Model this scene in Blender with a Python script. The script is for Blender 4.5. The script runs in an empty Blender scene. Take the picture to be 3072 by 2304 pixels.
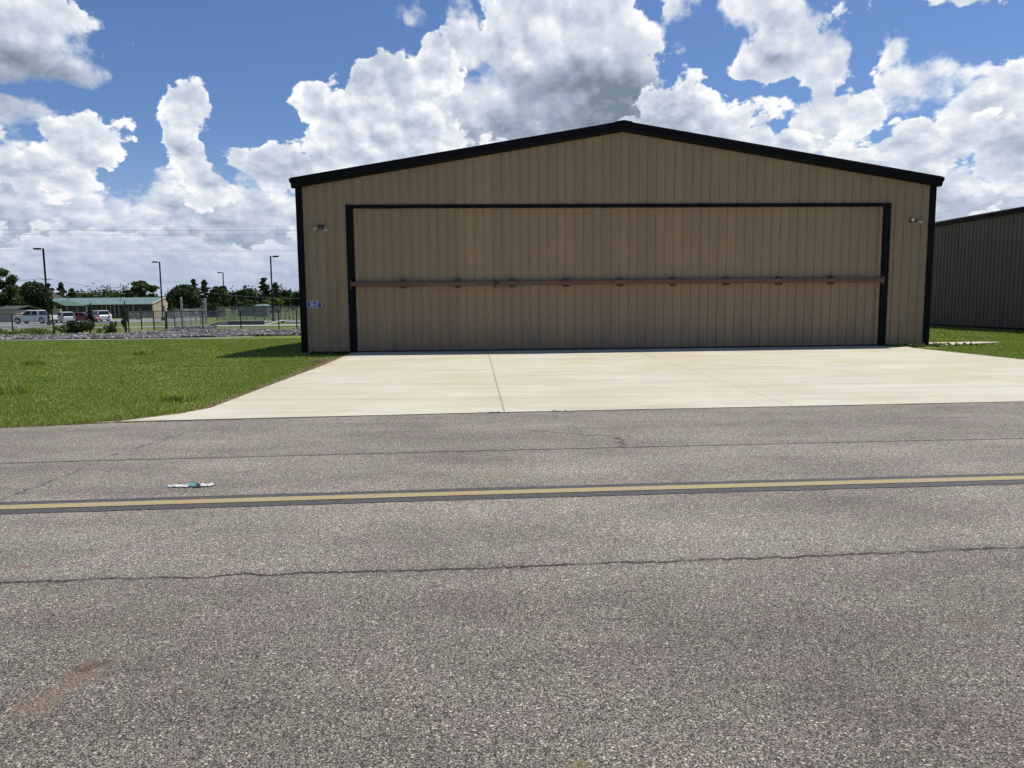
import bpy, math, random
import numpy as np
from mathutils import Vector, Matrix, Euler

random.seed(7)
rng = np.random.default_rng(11)
SC = bpy.context.scene
COL = SC.collection

# ---------------------------------------------------------------- camera
PITCH = math.radians(6.299); ROLL = 0.0096; CAMH = 1.645
cd = bpy.data.cameras.new("camera")
cd.sensor_width = 36.0; cd.lens = 2230.0 / 3072.0 * 36.0
cd.clip_start = 0.05; cd.clip_end = 6000
cam = bpy.data.objects.new("camera", cd); COL.objects.link(cam)
cam.matrix_world = Matrix.Translation((0, 0, CAMH)) @ (Matrix.Rotation(math.pi/2 - PITCH, 4, 'X') @ Matrix.Rotation(-ROLL, 4, 'Z'))
SC.camera = cam

# ---------------------------------------------------------------- shader expression helper
class NT:
    """tiny expression builder: every method returns a socket wrapper"""
    def __init__(self, tree): self.t = tree
    def node(self, typ, **kw):
        n = self.t.nodes.new(typ)
        for k, v in kw.items(): setattr(n, k, v)
        return n
    def put(self, sock, v):
        if isinstance(v, S): self.t.links.new(v.s, sock)
        elif isinstance(v, (tuple, list)) and sock.type == 'RGBA' and len(v) == 3: sock.default_value = (*v, 1)
        else: sock.default_value = v
    def m(self, op, *a, clamp=False):
        n = self.node('ShaderNodeMath', operation=op, use_clamp=clamp)
        for i, v in enumerate(a): self.put(n.inputs[i], v)
        return S(self, n.outputs[0])
    def vm(self, op, *a):
        n = self.node('ShaderNodeVectorMath', operation=op)
        for i, v in enumerate(a):
            if op == 'SCALE' and i == 1: self.put(n.inputs['Scale'], v)
            else: self.put(n.inputs[i], v)
        return S(self, n.outputs['Value'] if op in ('LENGTH', 'DOT_PRODUCT', 'DISTANCE') else n.outputs[0])
    def xyz(self, x, y, z):
        n = self.node('ShaderNodeCombineXYZ')
        for i, v in enumerate((x, y, z)): self.put(n.inputs[i], v)
        return S(self, n.outputs[0])
    def sep(self, v):
        n = self.node('ShaderNodeSeparateXYZ'); self.put(n.inputs[0], v)
        return [S(self, o) for o in n.outputs]
    def noise(self, vec, scale, detail=3, rough=.5, dist=0, out=0):
        n = self.node('ShaderNodeTexNoise'); self.put(n.inputs['Vector'], vec)
        self.put(n.inputs['Scale'], scale); self.put(n.inputs['Detail'], detail); self.put(n.inputs['Roughness'], rough); self.put(n.inputs['Distortion'], dist)
        return S(self, n.outputs[out])
    def voro(self, vec, scale, feature='F1', out='Distance', detail=0, rough=.5, smooth=None, rand=1):
        n = self.node('ShaderNodeTexVoronoi', feature=feature); self.put(n.inputs['Vector'], vec)
        self.put(n.inputs['Scale'], scale)
        self.put(n.inputs['Randomness'], rand)
        if 'Detail' in n.inputs: self.put(n.inputs['Detail'], detail); self.put(n.inputs['Roughness'], rough)
        if smooth is not None: self.put(n.inputs['Smoothness'], smooth)
        return S(self, n.outputs[out])
    def ss(self, x, a, b, lo=0., hi=1., lin=False):
        n = self.node('ShaderNodeMapRange', interpolation_type='LINEAR' if lin else 'SMOOTHSTEP')
        for i, v in enumerate((x, a, b, lo, hi)): self.put(n.inputs[i], v)
        return S(self, n.outputs[0])
    def mix(self, f, a, b, blend='MIX'):
        n = self.node('ShaderNodeMix', data_type='RGBA', blend_type=blend)
        self.put(n.inputs[0], f); self.put(n.inputs[6], a); self.put(n.inputs[7], b)
        return S(self, n.outputs[2])
    def ramp(self, x, stops, interp='LINEAR'):
        n = self.node('ShaderNodeValToRGB'); self.put(n.inputs[0], x)
        cr = n.color_ramp; cr.interpolation = interp
        while len(cr.elements) < len(stops): cr.elements.new(.5)
        for e, (p, c) in zip(cr.elements, stops):
            e.position = p; e.color = (*c, 1) if len(c) == 3 else c
        return S(self, n.outputs[0])
class S:
    def __init__(self, nt, s): self.nt = nt; self.s = s
    def __add__(self, o): return self.nt.m('ADD', self, o)
    def __radd__(self, o): return self.nt.m('ADD', o, self)
    def __sub__(self, o): return self.nt.m('SUBTRACT', self, o)
    def __rsub__(self, o): return self.nt.m('SUBTRACT', o, self)
    def __mul__(self, o): return self.nt.m('MULTIPLY', self, o)
    def __rmul__(self, o): return self.nt.m('MULTIPLY', o, self)
    def __truediv__(self, o): return self.nt.m('DIVIDE', self, o)
    def max(self, o): return self.nt.m('MAXIMUM', self, o)
    def min(self, o): return self.nt.m('MINIMUM', self, o)
    def abs(self): return self.nt.m('ABSOLUTE', self)
    def clamp(self): return self.nt.m('ADD', self, 0., clamp=True)

# ---------------------------------------------------------------- sun and sky
SUN_DIR = Vector((0.40, 0.235, 1.0)).normalized()      # towards the sun
SUN_EL = math.asin(SUN_DIR.z); SUN_AZ = math.atan2(SUN_DIR.x, SUN_DIR.y)
sl = bpy.data.lights.new("sun", 'SUN'); sl.energy = 4.9; sl.angle = math.radians(0.53); sl.color = (1.0, 0.955, 0.88)
sun = bpy.data.objects.new("sun", sl); COL.objects.link(sun)
sun.rotation_euler = SUN_DIR.to_track_quat('Z', 'Y').to_euler()
sun.location = (20, 10, 50)

world = bpy.data.worlds.new("World"); SC.world = world; world.use_nodes = True
wt = world.node_tree; wt.nodes.clear(); W_ = NT(wt)
sky = wt.nodes.new('ShaderNodeTexSky'); sky.sky_type = 'NISHITA'; sky.sun_disc = False
sky.sun_elevation = SUN_EL; sky.sun_rotation = SUN_AZ; sky.altitude = 100; sky.air_density = 1.0; sky.dust_density = 0.6; sky.ozone_density = 2.0

# clouds: (azimuth, elevation, radius az, radius el) in degrees, weight
CL_A = [   # the large near clouds with grey undersides, and thin wisps
 (-33.0,16.4,5.4,3.2,1.0), (-30.2,14.9,2.7,1.9,1.0), (-37,17,7,4,1.0),
 (2.0,17.5,5.0,4.6,1.1), (6.0,16.2,6.0,4.8,1.15), (5.0,21,6.5,3.0,1.0), (-1.0,13.0,6,4.5,1.0), (4,11,9,3.2,1.0), (-3.5,18.2,2.4,3.0,.9),
 (19.6,17.2,3.3,2.6,1.0), (18.2,19.4,2.6,1.8,.9), (22.0,14.6,1.6,2.6,.95), (22.5,12.0,3.0,2.6,.9),
 (28.0,13.6,2.6,1.7,.75), (26.2,15.6,1.2,1.0,.5), (32.5,11.6,4.2,2.4,1.0), (-33.5,12.2,1.8,1.2,.40),
 (-7.6,20.1,.7,.5,.26), (28.5,19.8,1.6,.8,.36), (31.3,18.9,2.4,.8,.36), (33.0,20.3,2.6,.9,.40), (25.4,20.6,.9,1.2,.36), (12.5,20.6,1.8,1.2,.36)]
CL_B = [   # white cumulus heads in front of them
 (-22.6,13.2,1.7,2.2,1.02), (-22.7,10.6,1.2,2.6,.95), (-16.8,9.6,3.0,1.7,.85), (-21.8,8.2,1.8,1.4,.8),
 (-29.4,10.4,2.9,1.9,1.05), (-31.6,8.6,3.2,2.0,.85), (-36,9.0,2.2,1.4,.85),
 (-14.4,14.0,1.5,1.7,.8), (-12.2,12.8,2.3,2.8,.95), (-8.6,15.0,3.0,2.6,1.05), (-5.0,17.0,2.0,2.4,.9), (-8.5,11.6,5.0,2.8,1.0), (-13.5,10.0,2.4,2.2,.75),
 (-1.0,9.0,6,3.,1.0), (12.4,13.0,3.0,2.6,1.0), (15,10.8,4.4,3.0,1.0), (10,10.0,5,3,1.0), (18.8,10.2,3.6,2.6,.95), (27,9.4,4.4,2.2,.95), (34.5,8.8,4,2.4,.95)]
GR = [(-32,14.0,8,2.4,1.0), (7.0,14.2,8.5,4.2,1.35), (2.0,12.6,7.5,3.0,.9), (18.5,15.6,2.8,1.4,.55), (-3,14.5,3,2.4,.35)]

def n2(N, x, y, scale, detail, rough, out=0, z=0.):
    n = N.node('ShaderNodeTexNoise', noise_dimensions='2D'); N.put(n.inputs['Vector'], N.xyz(x, y, z))
    n.inputs['Scale'].default_value = scale; n.inputs['Detail'].default_value = detail; n.inputs['Roughness'].default_value = rough
    return S(N, n.outputs[out])
def v2(N, vec, scale, detail, rough):
    n = N.node('ShaderNodeTexVoronoi', voronoi_dimensions='2D', feature='F1', normalize=True); N.put(n.inputs['Vector'], vec)
    n.inputs['Scale'].default_value = scale; n.inputs['Detail'].default_value = detail; n.inputs['Roughness'].default_value = rough
    n.inputs['Lacunarity'].default_value = 2.1
    return S(N, n.outputs['Distance'])
def puff_group():
    g = bpy.data.node_groups.new("cloud_puffs", 'ShaderNodeTree')
    g.interface.new_socket("x", in_out='INPUT', socket_type='NodeSocketFloat')
    g.interface.new_socket("y", in_out='INPUT', socket_type='NodeSocketFloat')
    g.interface.new_socket("puffs", in_out='OUTPUT', socket_type='NodeSocketFloat')
    gi = g.nodes.new('NodeGroupInput'); go = g.nodes.new('NodeGroupOutput')
    N = NT(g); x = S(N, gi.outputs[0]); y = S(N, gi.outputs[1])
    w = n2(N, x, y, .9, 3, .6, out=1)
    p = N.vm('ADD', N.xyz(x, y, 0.), N.vm('SCALE', N.vm('SUBTRACT', w, (.5, .5, .5)), 1.1))
    bil = .5 - v2(N, p, .34, 3.8, .50)            # cauliflower lobes
    fb = n2(N, x, y, .36, 6.5, .56) - .5
    N.t.links.new((bil * PUFF_B + fb * PUFF_F).s, go.inputs[0])
    return g
PUFF_B, PUFF_F = 1.35, 1.7
pg = puff_group()
def lobe_group():
    g = bpy.data.node_groups.new("cloud_lobes", 'ShaderNodeTree')
    g.interface.new_socket("x", in_out='INPUT', socket_type='NodeSocketFloat')
    g.interface.new_socket("y", in_out='INPUT', socket_type='NodeSocketFloat')
    g.interface.new_socket("lobes", in_out='OUTPUT', socket_type='NodeSocketFloat')
    gi = g.nodes.new('NodeGroupInput'); go = g.nodes.new('NodeGroupOutput')
    N = NT(g); x = S(N, gi.outputs[0]); y = S(N, gi.outputs[1])
    w = n2(N, x, y, .9, 3, .6, out=1)
    p = N.vm('ADD', N.xyz(x, y, 0.), N.vm('SCALE', N.vm('SUBTRACT', w, (.5, .5, .5)), 1.1))
    N.t.links.new(((.5 - v2(N, p, .34, 3.2, .50)) * 1.9 + (n2(N, x, y, .22, 2., .4) - .5) * .9).s, go.inputs[0])
    return g
lg = lobe_group()
tc = wt.nodes.new('ShaderNodeTexCoord')
dx, dy, dz = W_.sep(W_.vm('NORMALIZE', S(W_, tc.outputs['Generated'])))
DEG = 57.29578
azn = W_.m('ARCTAN2', dx, dy) * DEG
eln = W_.m('ARCSINE', dz) * DEG
# large shapes: bend the coordinates, then a union of soft ellipses
wv = n2(W_, azn, eln, .22, 3, .6, out=1)
q = W_.vm('ADD', W_.xyz(azn, eln, 0.), W_.vm('MULTIPLY', W_.vm('SUBTRACT', wv, (.5, .5, .5)), (3.0, 2.4, 0)))
def union(lst):
    B = None
    for (a, e, ra, re, w) in lst:
        d = W_.vm('LENGTH', W_.vm('MULTIPLY', W_.vm('SUBTRACT', q, (a, e, 0)), (1/ra, 1/re, 0)))
        v = w - d * w
        B = v if B is None else B.max(v)
    return B
elc = W_.m('MINIMUM', eln, 40.)
X0, Y0 = azn, elc * 2.1 - elc * elc * .028
def ev(grp, x, y):
    n = wt.nodes.new('ShaderNodeGroup'); n.node_tree = grp
    W_.put(n.inputs[0], x); W_.put(n.inputs[1], y); return S(W_, n.outputs[0])
def layer(B, ox, sc, hard=False, amp=1.):
    x, y = X0 * sc + ox, Y0 * sc + ox * .37
    f = ev(pg, x, y); l0 = ev(lg, x, y); l1 = ev(lg, x + .40, y + .95)
    d = B * 1.35 + f * amp - .12
    soft = n2(W_, azn + ox, eln, .17, 2, .5)
    cov = W_.ss(d, .06, .26 if hard else .24 + W_.ss(soft, .42, .66) * .55)
    lit = ((l0 - l1) * .60 + (f - .1) * .18 + .5).clamp()
    rim = W_.ss(d, .1, .8, .24, .0)
    return d, cov, lit, rim
far = W_.ss(azn.abs(), 40., 50.).max(W_.ss(eln, 24., 30.))
gen = (n2(W_, azn, eln, .06, 4, .55) - .5) * 3.0 - .75 - W_.ss(eln, 15., 60.) * .8
BA = union(CL_A).min(.8); BA = BA + far * (gen - BA)
BB = union(CL_B).min(.8) - far * 2.
G_ = None
for (a, e, ra, re, w) in GR:
    d = W_.vm('LENGTH', W_.vm('MULTIPLY', W_.vm('SUBTRACT', q, (a, e, 0)), (1/ra, 1/re, 0)))
    v = W_.ss(d, 0.25, 1.15, w, 0.)
    G_ = v if G_ is None else G_.max(v)
def tint(shade, haze):
    c = W_.ramp(shade.clamp(), [(0., (.20, .255, .33)), (.25, (.33, .395, .50)), (.5, (.50, .565, .68)), (.75, (.70, .755, .84)), (1., (.99, .995, 1.01))])
    return W_.mix(W_.ss(eln, 0., 9., haze, 0.), c, (.45, .535, .69))
sk = W_.vm('SCALE', S(W_, sky.outputs[0]), .105)
sk = W_.mix(1., sk, (.60, .745, .99), blend='MULTIPLY')
fin = W_.mix(W_.ss(eln, -1., 13., .75, 0.), sk, (.36, .49, .74))
bn = n2(W_, azn + 31., eln * 1.5, .12, 5, .55)
dA, cA, lA, rA = layer(BA, 0., 1.)
fin = W_.mix(cA, fin, tint(lA * .72 + .35 - W_.ss(bn, .42, .68) * .20 - G_ * .42 + rA, .5))
# a back row of cumulus: a wavy top edge, paler blue below it
h1 = 9.3 + (n2(W_, azn, eln * .15, .13, 3, .55) - .5) * 9.
h2 = 5.0 + (n2(W_, azn + 77., eln * .2, .20, 3, .55) - .5) * 6.
dn, cn, ln_, rn = layer(((h1 - eln) * .30).min(.7), 41., 1.05)
fin = W_.mix(cn, fin, tint(ln_ * .85 + .32 - W_.ss(h1 - eln, 0.6, 4.8) * .34 + rn, .55))
dB, cB, lB, rB = layer(BB, 13., 1.15, True, 1.1)
fin = W_.mix(cB * W_.ss(dB, .0, .3, .7, 1.), fin, tint(lB * .90 + .26 - W_.ss(bn, .44, .66) * .24 - W_.ss(dB, .6, 1.7) * .16 + rB, .60))
dm, cm, lm, rm = layer(((h2 - eln) * .45).min(.7), 67., 1.7, False, 1.1)
fin = W_.mix(cm * .9, fin, tint(lm * .72 + .38 - W_.ss(h2 - eln, 0.4, 4.0) * .30 + rm, .72))
bg = wt.nodes.new('ShaderNodeBackground'); W_.put(bg.inputs[0], fin); bg.inputs[1].default_value = 1.0
wo = wt.nodes.new('ShaderNodeOutputWorld'); wt.links.new(bg.outputs[0], wo.inputs[0])
world.cycles.sampling_method = 'MANUAL'; world.cycles.sample_map_resolution = 512
SC.view_settings.view_transform = 'Standard'; SC.view_settings.look = 'None'
SC.view_settings.exposure = 0.0; SC.view_settings.gamma = 1.0
SC.cycles.use_adaptive_sampling = True; SC.cycles.adaptive_threshold = .03; SC.cycles.adaptive_min_samples = 20
SC.cycles.max_bounces = 5; SC.cycles.diffuse_bounces = 3; SC.cycles.glossy_bounces = 3
SC.cycles.transparent_max_bounces = 12; SC.cycles.caustics_reflective = False; SC.cycles.caustics_refractive = False
SC.cycles.use_denoising = True

# ---------------------------------------------------------------- materials
MATS = {}
def mat(name, fn=None, color=(.5, .5, .5), rough=.6, metal=0., spec=.5, bump=None):
    if name in MATS: return MATS[name]
    m = bpy.data.materials.new(name); m.use_nodes = True
    t = m.node_tree; b = t.nodes['Principled BSDF']; N = NT(t)
    b.inputs['Base Color'].default_value = (*color, 1); b.inputs['Roughness'].default_value = rough
    b.inputs['Metallic'].default_value = metal; b.inputs['Specular IOR Level'].default_value = spec
    if fn: fn(N, b)
    MATS[name] = m
    return m
def pos(N): return S(N, N.node('ShaderNodeNewGeometry').outputs['Position'])
def objc(N): return S(N, N.node('ShaderNodeTexCoord').outputs['Object'])
def bump(N, b, h, strength=.5, dist=.01):
    n = N.node('ShaderNodeBump'); n.inputs['Strength'].default_value = strength; n.inputs['Distance'].default_value = dist
    N.put(n.inputs['Height'], h); N.t.links.new(n.outputs[0], b.inputs['Normal'])
def simple(name, color, rough=.6, metal=0., var=.18, scale=3., spec=.5):
    def fn(N, b):
        p = objc(N)
        k = N.noise(p, scale, 4, .6)
        c = N.mix(1., (color[0], color[1], color[2]), N.ramp(k, [(0.25, (1-var,)*3), (.75, (1+var,)*3)]), blend='MULTIPLY')
        N.put(b.inputs['Base Color'], c)
        N.put(b.inputs['Roughness'], N.ss(N.noise(p, scale*2, 3), .3, .7, rough-.08, rough+.08))
    return mat(name, fn, color, rough, metal, spec)

def seg(N, x, y, ax, ay, bx, by):
    """distance from (x, y) to the segment a-b"""
    dx, dy = bx-ax, by-ay; L = dx*dx+dy*dy
    h = (((x-ax)*dx + (y-ay)*dy) * (1./L)).clamp()
    ex = x-ax-h*dx; ey = y-ay-h*dy
    return N.m('SQRT', ex*ex+ey*ey)

def asphalt_fn(N, b):
    P = pos(N); x, y, z = N.sep(P)
    w = N.vm('SCALE', N.vm('SUBTRACT', N.noise(P, 60, 2, .5, out=1), (.5, .5, .5)), .008)
    Pw = N.vm('ADD', P, w)
    chips = N.voro(Pw, 140, out='Color'); cr, cg_, cb = N.sep(chips)
    cd_ = N.voro(Pw, 140)
    big = N.voro(Pw, 66, out='Color'); br, bg_, bb = N.sep(big)
    bd = N.voro(Pw, 66)
    fine = N.noise(P, 260, 2, .6)
    mid = N.noise(P, 26, 4, .65)
    large = N.noise(N.vm('MULTIPLY', P, (.45, 1., 1.)), 1.1, 5, .6)
    # aggregate: stones in a dark binder
    v = N.ramp(cr, [(0., (.095,)*3), (.35, (.155,)*3), (.75, (.205,)*3), (.95, (.28,)*3), (1., (.50,)*3)])
    gap = N.ss(cd_, .40, .68, 1., .22)
    stone = N.ss(bg_, .80, .84) * N.ss(bd, .34, .46, 1., 0.)
    v = N.mix(stone * .75, N.mix(1., v, N.ramp(gap, [(0., (0,)*3), (1., (1,)*3)]), blend='MULTIPLY'), N.ramp(bb, [(0., (.20, .17, .145)), (.6, (.32, .29, .26)), (1., (.5, .47, .42))]))
    v = N.mix(1., v, N.ramp(mid, [(.3, (.80,)*3), (.5, (1.,)*3), (.72, (1.14,)*3)]), blend='MULTIPLY')
    v = N.mix(1., v, N.ramp(large, [(.3, (.74,)*3), (.5, (1.,)*3), (.7, (1.20,)*3)]), blend='MULTIPLY')
    v = N.mix(.4, v, N.mix(1., v, N.ramp(fine, [(.3, (.6,)*3), (.7, (1.4,)*3)]), blend='MULTIPLY'))
    # mineral tint patches
    t1 = N.noise(P, 1.7, 4, .6); t2 = N.noise(N.vm('ADD', P, (7, 3, 1)), 1.1, 3, .6)
    tint = N.mix(N.ss(t1, .38, .64), (1.0, 1.005, .925), (1.06, .965, .962))
    tint = N.mix(N.ss(t2, .52, .75) * .6, tint, (1.05, 1.01, .90))
    v = N.mix(1., v, tint, blend='MULTIPLY')
    base = N.mix(1., v, (1.86, 1.70, 1.475), blend='MULTIPLY')
    # soft dark drag marks near the apron
    drag = N.noise(N.vm('MULTIPLY', P, (.35, 2.6, 1.)), 1.2, 4, .6)
    base = N.mix(N.ss(drag, .54, .72) * N.ss(y, 8.6, 9.6) * .35, base, (.11, .098, .088))
    lane_shade = N.ss(y - x * .068, 3.7, 4.9, .78, 1.04) * N.ss(y - x * .075, 8.1, 8.2, 1., .93) * N.ss(y, 2.2, 3.6, .93, 1.) * N.ss(N.noise(N.vm('MULTIPLY', P, (.35, .8, 1.)), .8, 4, .6), .3, .7, .86, 1.12)  # lane tones and mottle; nearer asphalt darker, gap shadows put into the colour
    base = N.mix(1., base, N.xyz(lane_shade, lane_shade, lane_shade), blend='MULTIPLY')
    # paving joints and cracks
    nx = N.noise(N.vm('MULTIPLY', P, (1., .2, 1.)), 5., 5, .7) - .5
    nf = N.noise(P, 34., 3, .7)
    j1 = (y - (8.17 + nx * .10 + x * .075) + .0015 * x * x).abs()
    j2 = (y - (4.49 + nx * .16 + x * .068) - .0035 * x * x).abs()
    wx = x + (N.noise(P, 4., 4, .65) - .5) * .35; wy = y + (N.noise(N.vm('ADD', P, (5, 5, 5)), 4., 4, .65) - .5) * .12
    c1 = seg(N, wx, wy, -4.36, 6.0, -4.42, 7.9)
    c1b = seg(N, wx, wy, -4.42, 7.9, -4.2, 9.8)
    c2 = seg(N, wx, wy, 1.24, 8.25, 1.28, 8.9).min(seg(N, wx, wy, 1.28, 8.9, .2, 9.45))
    brk = N.ss(N.noise(P, 6., 3, .6), .40, .55)
    mid_ = N.noise(P, 8., 4, .7)
    k1 = N.ss(j1, .010, .034, 1., 0.)
    k2 = N.ss(j2 + (nf - .5) * .045, .004, .024, 1., 0.) * N.ss(N.noise(P, 3.1, 4, .7), .34, .52, .45, 1.)
    k2w = N.ss(j2 + (mid_ - .5) * .12, .0, .13, 1., 0.) * .62
    k3 = .7 * N.ss(c1, .004, .020, 1., 0.) * N.ss(brk, 0., 1., .6, 1.)
    k4 = N.ss(c1b, .006, .03, 1., 0.) * brk * .8
    k5 = N.ss(c2, .006, .03, 1., 0.) * .7
    crack = (k1 * .9).max(k2).max(k3).max(k4).max(k5)
    base = N.mix(k2w * N.ss(nf + cr * .25, .42, .62, 1., .30), base, (.075, .065, .06))
    base = N.mix(crack * .93, base, (.022, .019, .018))
    # rust and soil smears
    nm = N.noise(P, 9., 4, .7); nq = N.noise(P, 30., 3, .7)
    def stain(d, r, col, k):
        nonlocal base
        base = N.mix(N.ss(d + (nm - .5) * r * 1.8, r * .15, r, 1., 0.) * N.ss(nq, .25, .6, .25, 1.) * N.ss(cr, .15, .8, 1., .45) * k, base, col)
    stain(seg(N, x, y, -1.93, 3.27, -1.98, 2.90), .13, (.19, .125, .062), .62)
    stain(seg(N, x, y, -1.90, 3.30, -1.955, 3.22), .045, (.06, .03, .018), .9)
    stain(seg(N, x, y, 2.30, 3.66, 2.36, 3.60), .13, (.12, .075, .045), .7)
    stain(seg(N, x, y, .22, 2.47, .26, 2.43), .07, (.20, .145, .05), .75)
    stain(seg(N, x, y, -.22, 7.02, .0, 6.95), .20, (.22, .16, .085), .6)
    stain(seg(N, x, y, -2.62, 5.08, -2.36, 5.2), .055, (.15, .08, .062), .7)
    stain(seg(N, x, y, -3.3, 4.5, -3.12, 4.57), .06, (.17, .09, .06), .7)
    stain(seg(N, x, y, -1.41, 3.01, -1.40, 3.0), .03, (.10, .05, .03), .8)
    N.put(b.inputs['Base Color'], base)
    b.inputs['Roughness'].default_value = .82; b.inputs['Specular IOR Level'].default_value = .35
    hgt = N.ss(cd_, .25, .7, 1., 0.) * .6 + cr * .5 + stone * .6 + fine * .35 + mid * .5 - crack * 3.
    bump(N, b, hgt, .75, .005)

def paint_fn(color, wear):
    def fn(N, b):
        P = pos(N)
        k = N.noise(P, 30, 5, .7); k2 = N.noise(P, 3., 4, .6); ch = N.voro(P, 105, out='Color'); cr, _, _ = N.sep(ch)
        c = N.mix(1., color, N.ramp(k, [(.3, (.72,)*3), (.6, (1.08,)*3)]), blend='MULTIPLY')
        c = N.mix(N.ss(cr, .7, 1., 0., .25), c, (.45, .38, .22))
        c = N.mix(N.ss(k2, .5, .75) * .35, c, (.36, .20, .10) if wear > .2 else (.05, .045, .05))
        bare = N.ss(k, .56, .66) * wear
        c = N.mix(bare, c, (.20, .18, .165))
        N.put(b.inputs['Base Color'], c); b.inputs['Roughness'].default_value = .75
        bump(N, b, cr + k, .5, .003)
    return fn
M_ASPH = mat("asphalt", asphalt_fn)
M_YEL = mat("yellow_paint", paint_fn((.345, .27, .135), .6))
M_BLK = mat("black_paint", paint_fn((.050, .047, .052), .18))

def concrete_fn(N, b):
    P = pos(N); x, y, z = N.sep(P)
    base = N.mix(N.ss(N.noise(P, .35, 4, .6), .35, .65), (.50, .452, .335), (.55, .515, .415))
    st = N.noise(N.vm('MULTIPLY', P, (.16, 1.5, 1.)), 1.6, 6, .62)
    st2 = N.noise(N.vm('MULTIPLY', N.vm('ADD', P, (9, 4, 0)), (.5, 3.2, 1.)), 2.2, 5, .65)
    base = N.mix(1., base, N.ramp(st, [(.28, (.78, .775, .77)), (.5, (.98, .98, .98)), (.72, (1.08, 1.08, 1.06))]), blend='MULTIPLY')
    base = N.mix(N.ss(st2, .52, .75) * .42, base, (.40, .36, .29))
    base = N.mix(N.ss(N.noise(N.vm('ADD', P, (3, 8, 0)), .5, 4, .65), .52, .72) * .42, base, (.50, .42, .24))
    fine = N.noise(P, 60, 3, .7)
    base = N.mix(1., base, N.ramp(fine, [(.3, (.93,)*3), (.7, (1.05,)*3)]), blend='MULTIPLY')
    # sawn joints
    wob = (N.noise(P, 2., 3) - .5) * .03
    j = None
    for (ax, ay, bx, by, k) in ((-.75, 23.9, -.10, 10.6, .55), (4.1, 23.9, 4.33, 10.6, .35), (9.05, 24., 10.0, 11., .25), (-6, 17.6, 14, 18.3, .12)):
        d = seg(N, x + wob, y, ax, ay, bx, by)
        m = N.ss(d, .006, .022, k, 0.)
        j = m if j is None else j.max(m)
    base = N.mix(j, base, (.12, .10, .08))
    # a few thin tyre marks
    for (ax, ay, bx, by, wd) in ((1.6, 13.4, 1.85, 12.3, .02), (5.2, 15.9, 12.5, 13.8, .035), (4.8, 12.6, 4.35, 11.5, .02)):
        d = seg(N, x, y + (N.noise(P, .8, 2) - .5) * .4, ax, ay, bx, by)
        base = N.mix(N.ss(d, wd * .2, wd, .16, 0.), base, (.25, .23, .20))
    hw_ = N.vm('ADD', P, N.vm('SCALE', N.noise(P, 1.2, 5, .65, out=1), 1.2))
    hd = N.voro(hw_, .23, feature='DISTANCE_TO_EDGE')
    base = N.mix(N.ss(hd, .0008, .0035, .30, 0.) * N.ss(N.noise(P, .5, 3), .48, .58), base, (.20, .17, .13))
    sp = N.voro(P, 9., out='Color'); sr, sg_, sb = N.sep(sp); sd_ = N.voro(P, 9.)
    base = N.mix(N.m('GREATER_THAN', sr, .965) * N.ss(sd_, .10, .22, .35, 0.), base, (.22, .17, .11))
    # soil washed over the rim on the grass side
    ed = x + 5.25 + (N.noise(P, 2.2, 4, .6) - .5) * .9
    base = N.mix(N.ss(ed, -.3, .55, .6, 0.) * N.ss(y, 17., 21.), base, (.42, .29, .17))
    N.put(b.inputs['Base Color'], base)
    b.inputs['Roughness'].default_value = .8; b.inputs['Specular IOR Level'].default_value = .3
    bump(N, b, fine + st2 * .6, .25, .004)
M_CONC = mat("apron_concrete", concrete_fn)

def soil_fn(N, b):
    P = pos(N); x, y, z = N.sep(P)
    a = N.noise(P, .25, 5, .6); c = N.noise(P, 3.5, 5, .65); d = N.noise(P, 22., 3, .7)
    g = N.mix(N.ss(a, .38, .62), (.120, .160, .034), (.165, .190, .050))
    g = N.mix(N.ss(c, .50, .72) * .45, g, (.165, .160, .060))
    g = N.mix(1., g, N.ramp(d, [(.25, (.55,)*3), (.7, (1.3,)*3)]), blend='MULTIPLY')
    # bare soil beside the paving
    e1 = (seg(N, x, y, -5.3, 24., -4.85, 11.9) - N.ss(y, 14., 22.) * .25).min(seg(N, x, y, -4.85, 11.7, -5.9, 10.5)).min(seg(N, x, y, -5.9, 10.5, -30., 7.8)).min(seg(N, x, y, 13.2, 24.8, 13.6, 17.))
    s = N.ss(e1 + (N.noise(P, 2., 4, .6) - .5) * .7, .05, .50, 1., 0.)
    pt = seg(N, x, y, -9.2, 19.6, -7.6, 19.9) + (N.noise(P, 1.2, 4, .7) - .5) * 1.6
    s = s.max(N.ss(pt, .1, .6, .7, 0.))
    g = N.mix(s * .9, g, (.20, .145, .085))
    N.put(b.inputs['Base Color'], g); b.inputs['Roughness'].default_value = .95; b.inputs['Specular IOR Level'].default_value = .1
    bump(N, b, d + c, .7, .03)
M_SOIL = mat("turf", soil_fn)

def leafmat(name, c1, c2, c3=None, trans=.25, sc=.6):
    def fn(N, b):
        P = pos(N)
        isl = S(N, N.node('ShaderNodeNewGeometry').outputs['Random Per Island'])
        k = N.noise(P, sc, 3, .6)
        c = N.mix((N.ss(k, .35, .65) * .6 + isl * .4).clamp(), c1, c2)
        if c3: c = N.mix(N.ss(isl, .86, .98) * .8, c, c3)
        N.put(b.inputs['Base Color'], c); b.inputs['Roughness'].default_value = .62; b.inputs['Specular IOR Level'].default_value = .25
        tr = N.node('ShaderNodeBsdfTranslucent'); N.put(tr.inputs[0], N.mix(1., c, (1.25, 1.35, .7), blend='MULTIPLY'))
        mx = N.node('ShaderNodeMixShader'); mx.inputs[0].default_value = trans
        N.t.links.new(b.outputs[0], mx.inputs[1]); N.t.links.new(tr.outputs[0], mx.inputs[2])
        N.t.links.new(mx.outputs[0], N.t.nodes['Material Output'].inputs['Surface'])
    return mat(name, fn)
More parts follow.
